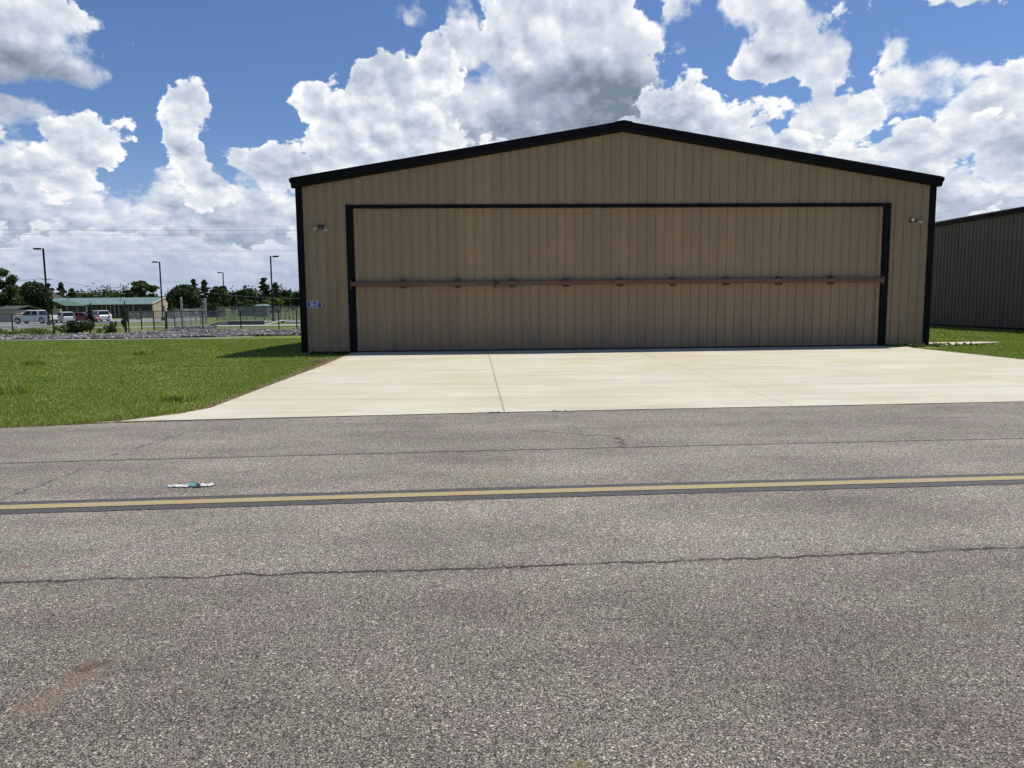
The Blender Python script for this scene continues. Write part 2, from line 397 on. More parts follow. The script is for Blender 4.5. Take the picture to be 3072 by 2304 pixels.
M_GRASS = leafmat("grass_blades", (.190, .262, .048), (.260, .310, .075), (.38, .36, .16), .30, .35)

def panel_fn(color, dirt=True, sc=1.):
    def fn(N, b):
        P = objc(N); x, y, z = N.sep(P)
        v = N.noise(N.vm('MULTIPLY', P, (1., 1., .05)), 2.1, 4, .6)       # sheet to sheet change and run-off streaks
        v2_ = N.noise(N.vm('MULTIPLY', P, (1., 1., .22)), 6.5, 5, .65)
        c = N.mix(1., color, N.ramp(v, [(.3, (.90, .90, .91)), (.7, (1.09, 1.08, 1.06))]), blend='MULTIPLY')
        c = N.mix(1., c, N.ramp(v2_, [(.3, (.94, .94, .95)), (.7, (1.05, 1.05, 1.04))]), blend='MULTIPLY')
        sheet = N.node('ShaderNodeTexWhiteNoise', noise_dimensions='1D'); N.put(sheet.inputs['W'], N.m('FLOOR', (x - .06) * (1/.9144)))
        c = N.mix(1., c, N.ramp(S(N, sheet.outputs[0]), [(0., (.955, .955, .96)), (1., (1.045, 1.045, 1.04))]), blend='MULTIPLY')
        if dirt:
            low = N.ss(z + (v2_ - .5) * .9, .0, .75, .34, 0.)
            c = N.mix(low, c, (.16, .13, .105))
            rust = N.ss(z, 1.2, 2.25, 0., 1.) * N.ss(z, 2.22, 2.30, 1., 0.) * N.ss(v2_, .42, .66)
            c = N.mix(rust * .28, c, (.30, .17, .09))
            film = N.ss(z, 2.30, 2.36, 0., 1.) * N.ss(z, 2.36, 3.1, 1., 0.) * N.ss(v, .3, .6)
            c = N.mix(film * .30, c, (.22, .205, .19))
        N.put(b.inputs['Base Color'], c)
        N.put(b.inputs['Roughness'], N.ss(v2_, .3, .7, .50, .64))
        bump(N, b, N.noise(N.vm('MULTIPLY', P, (2.4, 1., .9)), 1., 3), .05, .02)
    return fn
M_TAN = mat("tan_metal_panel", panel_fn((.322, .236, .144)), metal=0., spec=.25)
M_TANW = mat("tan_wall_panel", panel_fn((.322, .238, .150), dirt=False), spec=.25)
M_DARKWALL = mat("charcoal_wall_panel", panel_fn((.190, .158, .128), dirt=False), spec=.15)
M_TRIM = simple("black_trim", (.0045, .0045, .0055), .55, 0., .25, 2., .12)
M_ROOFM = simple("dark_roof_metal", (.02, .02, .024), .5, 0., .2, 1., .2)
M_RUBBER = simple("rubber", (.02, .02, .02), .8)
def primer_fn(N, b):
    P = objc(N)
    k = N.noise(N.vm('MULTIPLY', P, (.6, 3., 3.)), 2.5, 5, .65); k2 = N.noise(P, 18., 4, .7)
    c = N.mix(N.ss(k, .35, .7), (.125, .062, .036), (.155, .085, .056))
    c = N.mix(N.ss(k2, .56, .70) * .6, c, (.11, .05, .035))
    N.put(b.inputs['Base Color'], c); b.inputs['Roughness'].default_value = .6
M_PRIMER = mat("red_primer_steel", primer_fn)
M_BRKT = simple("dark_bracket_steel", (.045, .026, .020), .6)
M_GALV = simple("galvanised_steel", (.33, .34, .34), .5, .5, .15, 4.)
M_DKSTEEL = simple("weathered_steel", (.050, .052, .050), .6, .2, .3, 4., .3)
M_DKPOLE = simple("bronze_pole_paint", (.008, .008, .010), .6, 0., .15, 3., .15)
M_WHITE = simple("white_paint", (.74, .74, .72), .45, 0., .06)
M_LAMPGLASS = simple("lamp_lens", (.62, .62, .58), .25)
M_BLUE = simple("blue_sign_sheet", (.016, .035, .30), .4, 0., .05)
M_FNDN = simple("foundation_concrete", (.42, .39, .34), .85, 0., .2, 5.)

# ---------------------------------------------------------------- mesh helpers
class MB:
    def __init__(self): self.v = []; self.f = []
    def quad(self, a, b, c, d): i = len(self.v); self.v += [a, b, c, d]; self.f.append((i, i+1, i+2, i+3))
    def poly(self, pts): i = len(self.v); self.v += list(pts); self.f.append(tuple(range(i, i+len(pts))))
    def box(self, x0, y0, z0, x1, y1, z1, bev=0.):
        if bev <= 0:
            i = len(self.v)
            self.v += [(x0,y0,z0),(x1,y0,z0),(x1,y1,z0),(x0,y1,z0),(x0,y0,z1),(x1,y0,z1),(x1,y1,z1),(x0,y1,z1)]
            self.f += [(i,i+3,i+2,i+1),(i+4,i+5,i+6,i+7),(i,i+1,i+5,i+4),(i+1,i+2,i+6,i+5),(i+2,i+3,i+7,i+6),(i+3,i,i+4,i+7)]
        else:
            b = bev
            self.prism([(x0+b,y0),(x1-b,y0),(x1,y0+b),(x1,y1-b),(x1-b,y1),(x0+b,y1),(x0,y1-b),(x0,y0+b)], z0, z1)
        return self
    def prism(self, pts, z0, z1):
        """xy polygon (ccw) extruded along z"""
        n = len(pts); i = len(self.v)
        self.v += [(x, y, z0) for x, y in pts] + [(x, y, z1) for x, y in pts]
        self.f.append(tuple(i+k for k in range(n-1, -1, -1))); self.f.append(tuple(i+n+k for k in range(n)))
        for k in range(n): k2 = (k+1) % n; self.f.append((i+k, i+k2, i+n+k2, i+n+k))
        return self
    def loft(self, rings, cap=True, close=True):
        n = len(rings[0]); i = len(self.v)
        for r in rings: self.v += [tuple(p) for p in r]
        for a in range(len(rings)-1):
            for k in range(n if close else n-1):
                k2 = (k+1) % n
                self.f.append((i+a*n+k, i+a*n+k2, i+(a+1)*n+k2, i+(a+1)*n+k))
        if cap:
            self.f.append(tuple(i+k for k in range(n-1, -1, -1))); self.f.append(tuple(i+(len(rings)-1)*n+k for k in range(n)))
        return self
    def tube(self, p0, p1, r0, r1=None, n=8, cap=True):
        r1 = r0 if r1 is None else r1
        p0 = Vector(p0); p1 = Vector(p1); d = (p1-p0).normalized()
        u = d.orthogonal().normalized(); w = d.cross(u)
        R = lambda p, r: [tuple(p + u*math.cos(2*math.pi*k/n)*r + w*math.sin(2*math.pi*k/n)*r) for k in range(n)]
        return self.loft([R(p0, r0), R(p1, r1)], cap)
    def path(self, pts, rad, n=6):
        for a, b_ in zip(pts[:-1], pts[1:]): self.tube(a, b_, rad, rad, n, True)
        return self
    def ico(self, c, r, sq=(1, 1, 1), jit=0.):
        t = (1+5**.5)/2; i = len(self.v)
        vs = [(-1,t,0),(1,t,0),(-1,-t,0),(1,-t,0),(0,-1,t),(0,1,t),(0,-1,-t),(0,1,-t),(t,0,-1),(t,0,1),(-t,0,-1),(-t,0,1)]
        for v in vs:
            k = r/1.902*(1+random.uniform(-jit, jit)); self.v.append((c[0]+v[0]*k*sq[0], c[1]+v[1]*k*sq[1], c[2]+v[2]*k*sq[2]))
        for f in [(0,11,5),(0,5,1),(0,1,7),(0,7,10),(0,10,11),(1,5,9),(5,11,4),(11,10,2),(10,7,6),(7,1,8),(3,9,4),(3,4,2),(3,2,6),(3,6,8),(3,8,9),(4,9,5),(2,4,11),(6,2,10),(8,6,7),(9,8,1)]:
            self.f.append(tuple(i+k for k in f))
        return self
    def build(self, name, m, parent=None, loc=None, smooth=False, bevel=0.):
        me = bpy.data.meshes.new(name); me.from_pydata(self.v, [], self.f); me.validate(); me.update()
        if m: me.materials.append(m)
        if smooth: me.polygons.foreach_set('use_smooth', [True]*len(me.polygons))
        o = bpy.data.objects.new(name, me); COL.objects.link(o)
        if parent: o.parent = parent
        if loc: o.location = loc
        if bevel:
            md = o.modifiers.new('bevel', 'BEVEL'); md.width = bevel; md.segments = 2; md.limit_method = 'ANGLE'; md.angle_limit = .6
        return o
def tag(o, label=None, cat=None, group=None, kind=None):
    if label: o['label'] = label
    if cat: o['category'] = cat
    if group: o['group'] = group
    if kind: o['kind'] = kind
    return o
def empty(name, loc, rz=0., label=None, cat=None, group=None):
    o = bpy.data.objects.new(name, None); COL.objects.link(o); o.location = loc; o.rotation_euler = (0, 0, rz)
    o.empty_display_size = .3
    return tag(o, label, cat, group)
def npmesh(name, V, F, m, parent=None):
    """V (n,3), F (m,k) all faces with k corners"""
    me = bpy.data.meshes.new(name); k = F.shape[1]
    me.vertices.add(len(V)); me.vertices.foreach_set('co', np.ascontiguousarray(V, np.float32).ravel())
    me.loops.add(F.size); me.loops.foreach_set('vertex_index', np.ascontiguousarray(F, np.int32).ravel())
    me.polygons.add(len(F)); me.polygons.foreach_set('loop_start', np.arange(0, F.size, k, dtype=np.int32))
    me.polygons.foreach_set('loop_total', np.full(len(F), k, np.int32))
    me.update(calc_edges=True); me.validate()
    if m: me.materials.append(m)
    o = bpy.data.objects.new(name, me); COL.objects.link(o)
    if parent: o.parent = parent
    return o

# ---------------------------------------------------------------- terrain
def sst(t): t = np.clip(t, 0, 1); return t*t*(3-2*t)
def terr(x, y):
    x = np.asarray(x, float); y = np.asarray(y, float)
    lat = 1 - sst((x - 4) / 8.)
    z = -.72 * sst((y - 24) / 36.) * lat - .08 * sst((y - 62) / 20.) * lat
    return z
def T(x, y): return float(terr(x, y))
xs = np.unique(np.concatenate([np.linspace(-60, 60, 121), np.linspace(-400, 400, 41), np.linspace(-3500, 3500, 15)]))
ys = np.unique(np.concatenate([np.linspace(-20, 130, 151), np.linspace(-400, 500, 46), np.linspace(-3500, 3500, 15)]))
X, Y = np.meshgrid(xs, ys); Z = terr(X, Y) - .03
V = np.stack([X.ravel(), Y.ravel(), Z.ravel()], 1)
nx_, ny_ = len(xs), len(ys)
I = (np.arange(ny_-1)[:, None]*nx_ + np.arange(nx_-1)[None]).ravel()
F = np.stack([I, I+1, I+1+nx_, I+nx_], 1)
tag(npmesh("ground", V, F, M_SOIL), "mown grass field around the hangars", kind='structure')

# taxiway in the foreground and its markings
TAXE = [(-120., -1.5), (-40., 6.2), (-16., 8.95), (-7.02, 10.02), (-5.68, 10.38), (0., 11.02), (8.1, 11.62), (16., 12.2), (60., 15.6), (120., 20.)]
def taxi_edge(x): return float(np.interp(x, [p[0] for p in TAXE], [p[1] for p in TAXE]))
mb = MB()
exs = sorted(set([p[0] for p in TAXE] + [i * .25 for i in range(-80, 80)]))
top = []
for x in exs:
    j = random.uniform(-.025, .025) if -20 < x < 20 else 0
    top.append((x, taxi_edge(x) + j, 0.))
bot = [(x, -9. + .075 * x, 0.) for x in exs]
for k in range(len(exs)-1): mb.quad(bot[k], bot[k+1], top[k+1], top[k])
for k in range(len(exs)-1): mb.quad(top[k], top[k+1], (*top[k+1][:2], -.08), (*top[k][:2], -.08))
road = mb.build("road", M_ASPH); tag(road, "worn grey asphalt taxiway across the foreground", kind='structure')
def strip(name, y0, y1, z, m, parent, ragged=0.):
    mb = MB(); pts = [-60 + i * .2 for i in range(601)]
    cy = lambda x: float(np.interp(x, [-60, -4.22, 0, 4.66, 60], [1.35, 5.965, 6.31, 6.645, 10.5]))
    a = [(x, cy(x) + y0 + random.uniform(-ragged, ragged), z) for x in pts]
    b = [(x, cy(x) + y1 + random.uniform(-ragged, ragged), z) for x in pts]
    for k in range(600): mb.quad(a[k], a[k+1], b[k+1], b[k])
    return mb.build(name, m, parent)
strip("black_border", -.20, .19, .004, M_BLK, road, .006)
strip("yellow_line", -.066, .068, .008, M_YEL, road, .0025)

# concrete apron in front of the hangar
AP = [(-6.0, 10.42), (-5.68, 10.40), (-5.05, 11.15), (-4.82, 11.75), (-4.92, 14.9), (-5.04, 19.8), (-5.35, 24.9), (13.6, 25.8), (13.25, 24.5), (13.46, 19.5), (13.62, 13.6), (14.2, 12.9), (15.6, 12.17), (8.1, 11.62), (0., 11.02)]
mb = MB(); from mathutils.geometry import delaunay_2d_cdt
cv, ce, cf, _a, _b, _c = delaunay_2d_cdt([Vector(p) for p in AP], [], [list(range(len(AP)))], 1, 1e-5)
mb.v = [(v.x, v.y, .010) for v in cv]; mb.f = [tuple(f) if (cv[f[1]]-cv[f[0]]).cross(cv[f[2]]-cv[f[0]]) > 0 else tuple(f)[::-1] for f in cf]
n = len(AP)
for k in range(n):
    a, b_ = AP[k], AP[(k+1) % n]; mb.quad((*b_, .0098), (*a, .0098), (*a, -.1), (*b_, -.1))
tag(mb.build("apron", M_CONC), "pale concrete apron in front of the hangar door", kind='structure')
# ---------------------------------------------------------------- main hangar (local x along the front, -y towards the taxiway)
HX, HY, HA = -7.024, 24.858, 0.0468
WID, EAVE, DEP = 21.55, 5.46, 23.0
SL = .166
def local(u, d, z):    # point on the front in world space; d metres proud of it
    return (HX + u*math.cos(HA) + d*math.sin(HA), HY + u*math.sin(HA) - d*math.cos(HA), z)
hang = empty("hangar", (HX, HY, 0), HA, "large tan metal hangar with black trim and one wide closed door", "hangar")
PROF = [(0., 0.), (.014, .0), (.024, .042), (.056, .042), (.066, 0.), (.138, 0.), (.146, .004), (.158, .004), (.166, 0.), (.212, 0.), (.220, .004), (.232, .004), (.240, 0.)]
def ribbed(u0, u1, phase=.025, P=.3048, amp=1.):
    pts = [(u0, 0.)]
    k = math.floor((u0 - phase) / P) - 1
    while True:
        s = k * P + phase
        if s > u1: break
        for a, d in PROF:
            if u0 + .004 < s + a < u1 - .004: pts.append((s + a, d * amp))
        k += 1
    pts.append((u1, 0.)); return pts
def ztop(u): return EAVE - .02 + SL * min(u, WID - u)
DL, DR, DT = 1.61, 19.99, 4.866
def panel(mb, u0, u1, zb, zt, off=0., **k):
    pts = ribbed(u0, u1, **k)
    for (a, da), (b, db) in zip(pts[:-1], pts[1:]):
        mb.quad((a, -da - off, zb(a)), (b, -db - off, zb(b)), (b, -db - off, zt(b)), (a, -da - off, zt(a)))
mb = MB()
c0 = lambda u: .03
panel(mb, .15, DL, c0, ztop); panel(mb, DR, WID - .15, c0, ztop)
# header split at the ridge so both slopes stay straight
panel(mb, DL, WID/2, lambda u: DT, ztop); panel(mb, WID/2, DR, lambda u: DT, ztop)
mb.build("front_wall", M_TANW, hang)
# side and rear walls
def sidewall(name, x, sgn):
    mb = MB(); pts = ribbed(.1, DEP)
    for (a, da), (b, db) in zip(pts[:-1], pts[1:]):
        mb.quad((x + sgn*da, a, .03), (x + sgn*db, b, .03), (x + sgn*db, b, EAVE), (x + sgn*da, a, EAVE))
    mb.build(name, M_TANW, hang)
sidewall("side_wall", 0.06, -1); sidewall("side_wall", WID - .06, 1)
mb = MB(); mb.poly([(0.06, DEP, 0), (WID-.06, DEP, 0), (WID-.06, DEP, EAVE), (WID/2, DEP, EAVE + SL*WID/2), (.06, DEP, EAVE)]); mb.build("rear_wall", M_TANW, hang)
mb = MB(); mb.box(.02, .02, -.12, WID-.02, DEP, .008); mb.build("foundation", M_FNDN, hang)
# corner trim
mb = MB(); mb.box(0., -.045, .03, .215, .2, EAVE - .03, .006); mb.build("corner_trim", M_TRIM, hang)
mb = MB(); mb.box(WID - .215, -.045, .03, WID, .2, EAVE - .03, .006); mb.build("corner_trim", M_TRIM, hang)
# roof: two ribbed slabs and a rake trim with a folded profile
def zr(u): return 5.70 + SL * (min(u, WID - u))
mb = MB()
for s in (0, 1):
    A = -.11 if s == 0 else WID + .11; Mx = WID/2
    mb.quad((A, -.16, zr(A)), (Mx, -.16, zr(Mx)), (Mx, DEP+.1, zr(Mx)), (A, DEP+.1, zr(A)))
    y = -.1
    while y < DEP:
        mb.loft([[(A, y, zr(A)+.001), (A, y+.02, zr(A)+.03), (A, y+.045, zr(A)+.03), (A, y+.065, zr(A)+.001)], [(Mx, y, zr(Mx)+.001), (Mx, y+.02, zr(Mx)+.03), (Mx, y+.045, zr(Mx)+.03), (Mx, y+.065, zr(Mx)+.001)]])
        y += .3048
mb.build("roof", M_ROOFM, hang)
mb = MB()
for s in (0, 1):
    A = -.09 if s == 0 else WID + .09; Mx = WID/2
    ring = lambda u: [(u, -.20, zr(u)+.03), (u, -.215, zr(u)-.03), (u, -.215, zr(u)-.22), (u, -.17, zr(u)-.29), (u, .02, zr(u)-.29), (u, .02, zr(u)+.03)]
    r = [ring(A), ring(Mx)]
    mb.loft(r if s == 0 else [r[0][::-1], r[1][::-1]])
mb.build("rake_trim", M_TRIM, hang)
mb = MB()
r = [[(WID/2 + dx, y, 5.70 + SL*WID/2 + .045 - abs(dx)*SL) for dx in (-.28, 0, .28)] + [(WID/2 + dx, y, 5.70 + SL*WID/2 - .02 - abs(dx)*SL) for dx in (.28, 0, -.28)] for y in (-.235, DEP + .12)]
mb.loft(r); mb.build("ridge_cap", M_TRIM, hang)
for s in (0, 1):
    mb = MB(); x = -.02 if s == 0 else WID + .02; g = -1 if s == 0 else 1
    sec = [(0, 5.70), (.10, 5.69), (.125, 5.66), (.12, 5.60), (.07, 5.52), (.03, 5.46), (0, 5.45)]
    rings = [[(x + g*a, y, z) for a, z in sec] for y in (-.225, DEP + .1)]
    mb.loft(rings if s else [q_[::-1] for q_ in rings]); mb.build("gutter", M_TRIM, hang)
# door frame
def framed(name, *bx):
    mb = MB(); mb.box(*bx, .004); return mb.build(name, M_TRIM, hang)
framed("door_jamb", DL, -.062, 0.012, DL + .235, .16, DT)
framed("door_jamb", DR - .245, -.062, 0.012, DR, .16, DT)
framed("door_head", DL + .236, -.060, DT - .115, DR - .246, .16, DT - .001)
# bifold door: two leaves, the steel bar over the fold
door = bpy.data.objects.new("hangar_door", None)
UL, UR = DL + .24, DR - .25
def leaf(zb, zt):
    mb = MB(); panel(mb, UL + .13, UR - .12, lambda u: zb, lambda u: zt, off=-.045)
    return mb.build("door_leaf", M_TAN, hang)
upper = leaf(2.29, DT - .10); lower = leaf(.055, 2.265)
for lf, z0, z1 in ((upper, 2.29, DT - .118), (lower, .055, 2.265)):
    for a, b in ((UL, UL + .13), (UR - .12, UR)):
        mb = MB(); mb.box(a, .0, z0, b, .09, z1, .006); mb.build("edge_trim", M_TAN, lf)
mb = MB(); mb.box(UL, .02, .012, UR, .08, .053); mb.build("bottom_seal", M_RUBBER, lower)
mb = MB(); mb.box(UL, .07, 2.2, UR, .10, 2.34); mb.build("fold_joint", M_RUBBER, upper)
# steel strongback bar with its clamps
mb = MB()
COLX = 6.49
pts = [(1.74, 2.275), (4.2, 2.272), (COLX, 2.268), (9.4, 2.275), (13.2, 2.285), (17., 2.282), (19.74, 2.270)]
rings = [[(u, -.055, z-.070), (u, -.145, z-.070), (u, -.155, z-.056), (u, -.155, z+.056), (u, -.145, z+.070), (u, -.055, z+.070)] for u, z in pts]
mb.loft([r[::-1] for r in rings]); bar = mb.build("door_bar", M_PRIMER, hang)
for k in range(9):
    u = 3.44 + 1.8175 * k
    for sg in (-1, 1):
        mb = MB(); zc = 2.278 + sg * .112
        mb.box(u - .10, -.145, zc - .030, u + .10, -.02, zc + .030, .006)
        mb.box(u - .085, -.165, zc - .016, u - .055, -.145, zc + .016); mb.box(u + .055, -.165, zc - .016, u + .085, -.145, zc + .016)
        br = mb.build("clamp", M_BRKT, bar)
mb = MB(); mb.box(COLX - .02, -.185, 2.13, COLX + .035, -.03, 2.41, .006); mb.box(COLX + .036, -.175, 2.23, COLX + .12, -.156, 2.32); mb.build("splice_plate", M_BRKT, bar)
mb = MB(); mb.box(19.745, -.16, 2.14, 19.80, -.062, 2.395, .005); mb.box(19.66, -.17, 2.13, 19.744, -.12, 2.165); mb.box(19.66, -.17, 2.36, 19.744, -.12, 2.39); mb.build("end_plate", M_PRIMER, bar)
mb = MB(); mb.box(1.685, -.15, 2.11, 1.735, -.064, 2.43, .005); mb.build("end_plate", M_DKSTEEL, bar)
bpy.data.objects.remove(door)

M_LAMPB = simple("aged_white_enamel", (.52, .50, .46), .5, 0., .15)
# floodlights on the front wall
def lens_cone(mb, c, d, r=.06, L=.13):
    c = Vector(c); d = Vector(d).normalized()
    mb.tube(c, c + d*L*.45, r*.45, r*.55, 12); mb.tube(c + d*L*.45, c + d*L, r*.55, r, 12)
def flood(u, z, label, heads, sensor=None):
    e = empty("floodlight", local(u, .03, z), HA, label, "floodlight", "floodlights on the hangar front")
    mb = MB(); mb.box(-.11, -.05, -.055, .11, .0, .055, .012); mb.build("junction_box", M_DKSTEEL, e)
    for (hx, hz, d) in heads:
        mb = MB(); mb.tube((hx*.5, -.05, 0), (hx, -.09, hz*.4), .012); mb.build("arm", M_DKSTEEL, e)
        mb = MB(); lens_cone(mb, (hx, -.09, hz*.4), d, .056, .13); h = mb.build("lamp_head", M_LAMPB, e)
        dd = Vector(d).normalized(); c = Vector((hx, -.09, hz*.4)) + dd*.131
        mb = MB(); mb.tube(c, c + dd*.006, .048, .048, 12); mb.build("lens", M_LAMPGLASS, h)
    return e
flood(.80, 4.16, "floodlight with two white lamp heads on the wall left of the door", [(-.13, -.06, (-.7, -.45, -.6)), (.13, -.06, (.35, -.5, -.8))])
flood(20.76, 4.28, "floodlight with one round lamp facing out on the wall right of the door", [(-.09, .02, (-.12, -1, -.05)), (.13, -.14, (.95, -.3, -.12))])

# blue number sign
M_SIGNW = simple("white_sign_film", (.86, .86, .86), .35, 0., .03)
sg = empty("number_sign", local(.485, .036, 1.635), HA, "blue sign reading SE-37 in white on the hangar's left corner", "sign")
def rrect(w, h, r, y0, y1, n=5):
    pts = []
    for cx, cz, a0 in ((w-r, h-r, 0), (-w+r, h-r, 90), (-w+r, -h+r, 180), (w-r, -h+r, 270)):
        for k in range(n+1):
            a = math.radians(a0 + 90*k/n); pts.append((cx + r*math.cos(a), cz + r*math.sin(a)))
    mb = MB(); mb.loft([[(x, y0, z) for x, z in pts], [(x, y1, z) for x, z in pts]][::1]); return mb
rrect(.235, .118, .022, -.004, 0.).build("sign_border", M_WHITE, sg)
rrect(.222, .105, .016, -.0065, -.003).build("sign_face", M_BLUE, sg)
def text(s, size, parent, loc, m, sx=1.):
    c = bpy.data.curves.new("t", 'FONT'); c.body = s; c.size = size; c.align_x = 'CENTER'; c.align_y = 'CENTER'; c.extrude = .001; c.offset = .0022
    o = bpy.data.objects.new("t", c); COL.objects.link(o); bpy.context.view_layer.update()
    me = bpy.data.meshes.new_from_object(o.evaluated_get(bpy.context.evaluated_depsgraph_get()))
    bpy.data.objects.remove(o); me.materials.clear(); me.materials.append(m)
    r = bpy.data.objects.new("lettering", me); COL.objects.link(r); r.parent = parent; r.location = loc; r.rotation_euler = (math.pi/2, 0, 0); r.scale = (sx, 1, 1)
    return r
text("SE-37", .235, sg, (0, -.0085, -.004), M_SIGNW, .56)

# ---------------------------------------------------------------- second hangar, right
h2 = empty("hangar", (25.95, 29.5, 0), HA, "dark charcoal metal hangar at the right edge behind the grass", "hangar")
W2, D2, E2 = 22., 26., 6.05
for nm, x, sg_ in (("side_wall", 0, -1), ("side_wall", W2, 1)):
    mb = MB(); pts = ribbed(0, D2, amp=1.15)
    for (a, da), (b, db) in zip(pts[:-1], pts[1:]): mb.quad((x + sg_*da, a, .05), (x + sg_*db, b, .05), (x + sg_*db, b, E2), (x + sg_*da, a, E2))
    mb.build(nm, M_DARKWALL, h2)
for y in (0, D2):
    mb = MB(); mb.poly([(0, y, 0), (W2, y, 0), (W2, y, E2), (W2/2, y, E2 + SL*W2/2), (0, y, E2)]); mb.build("end_wall", M_DARKWALL, h2)
mb = MB()
for s in (0, 1):
    A = -.12 if s == 0 else W2 + .12; Mx = W2/2; za = E2 - .01 + .02
    zM = E2 + SL*W2/2 + .03
    mb.quad((A, -.1, za), (Mx, -.1, zM), (Mx, D2+.1, zM), (A, D2+.1, za))
    y = 0.
    while y < D2:
        mb.loft([[(A, y, za+.001), (A, y+.02, za+.04), (A, y+.05, za+.04), (A, y+.07, za+.001)], [(Mx, y, zM+.001), (Mx, y+.02, zM+.04), (Mx, y+.05, zM+.04), (Mx, y+.07, zM+.001)]])
        y += .3048
mb.build("roof", M_ROOFM, h2)
mb = MB(); mb.box(-.10, -.08, E2 - .22, -.036, D2 + .08, E2, .005); mb.build("eave_trim", M_TRIM, h2); mb = MB(); mb.box(W2 + .036, -.08, E2 - .22, W2 + .10, D2 + .08, E2, .005); mb.build("eave_trim", M_TRIM, h2)
mb = MB(); mb.box(-.06, -.02, -.1, -.037, D2, .10); mb.build("base_trim", M_TRIM, h2)
# ---------------------------------------------------------------- survey helper: bearing (photo column) + distance -> place on the terrain
_R = cam.matrix_world.to_3x3()
def ray(px, py):
    v = _R @ Vector((px - 1536., 1152. - py, -2230.)); return v / v.y
def gx(px, d, py=960.): return ray(px, py).x * d
def zat(px, py, d): return CAMH + ray(px, py).z * d

# ---------------------------------------------------------------- foliage
M_LEAFD = leafmat("dark_leaves", (.026, .045, .016), (.048, .073, .027), (.075, .10, .04), .12, .35)
M_LEAFM = leafmat("mid_leaves", (.036, .064, .018), (.072, .104, .030), (.11, .14, .045), .18, .35)
M_LEAFB = leafmat("bright_leaves", (.075, .120, .028), (.130, .175, .045), (.18, .21, .07), .22, .35)
M_PINE = leafmat("pine_needles", (.026, .046, .024), (.050, .076, .036), (.07, .095, .045), .10, .35)
M_BARK = simple("bark", (.075, .058, .045), .9, 0., .3, 6.)
M_DRY = leafmat("dry_grass", (.22, .17, .09), (.30, .24, .13), None, .2, 1.)
def leaves(C, R, n, size, shell=.55, flat=1.):
    """n leaf quads spread in ellipsoids C (k,3) with radii R (k,3)"""
    k = len(C); w = (R[:, 0]*R[:, 1]*R[:, 2])**.5; idx = rng.choice(k, n, p=w/w.sum())
    d = rng.normal(size=(n, 3)); d /= np.linalg.norm(d, axis=1)[:, None]
    rad = shell + (1-shell)*rng.random(n); rad *= 1 + .12*rng.normal(size=n)
    P = C[idx] + d*R[idx]*rad[:, None]
    a = rng.normal(size=(n, 3)) + d*.6; a /= np.linalg.norm(a, axis=1)[:, None]
    u = np.cross(a, rng.normal(size=(n, 3))); u /= np.linalg.norm(u, axis=1)[:, None]
    v = np.cross(a, u); v[:, 2] *= flat
    s = size*(.6 + .8*rng.random(n))[:, None]
    V = np.stack([P - u*s - v*s*.5, P + u*s*.2 - v*s, P + u*s + v*s*.4, P - u*s*.3 + v*s], 1).reshape(-1, 3)
    return V, np.arange(n*4).reshape(n, 4)
def limb_mesh(parent, h, r, hb, tips, lean=0.):
    mb = MB(); n = 9; prev = None
    for i in range(7):
        t = i/6; z = t*hb; rr = r*(1.25 if i == 0 else 1)*(1 - .55*t)
        ring = [(math.cos(2*math.pi*k/n)*rr + lean*t*t, math.sin(2*math.pi*k/n)*rr + .05*math.sin(t*7), z - (.2 if i == 0 else 0)) for k in range(n)]
        if prev: mb.loft([prev, ring], cap=(i == 6))
        prev = ring
    for tp in tips: 
        b0 = (lean*.7, 0, hb*random.uniform(.55, .95)); mb.tube(b0, tp, r*.42, r*.10, 6, False)
    mb.build("trunk", M_BARK, parent)
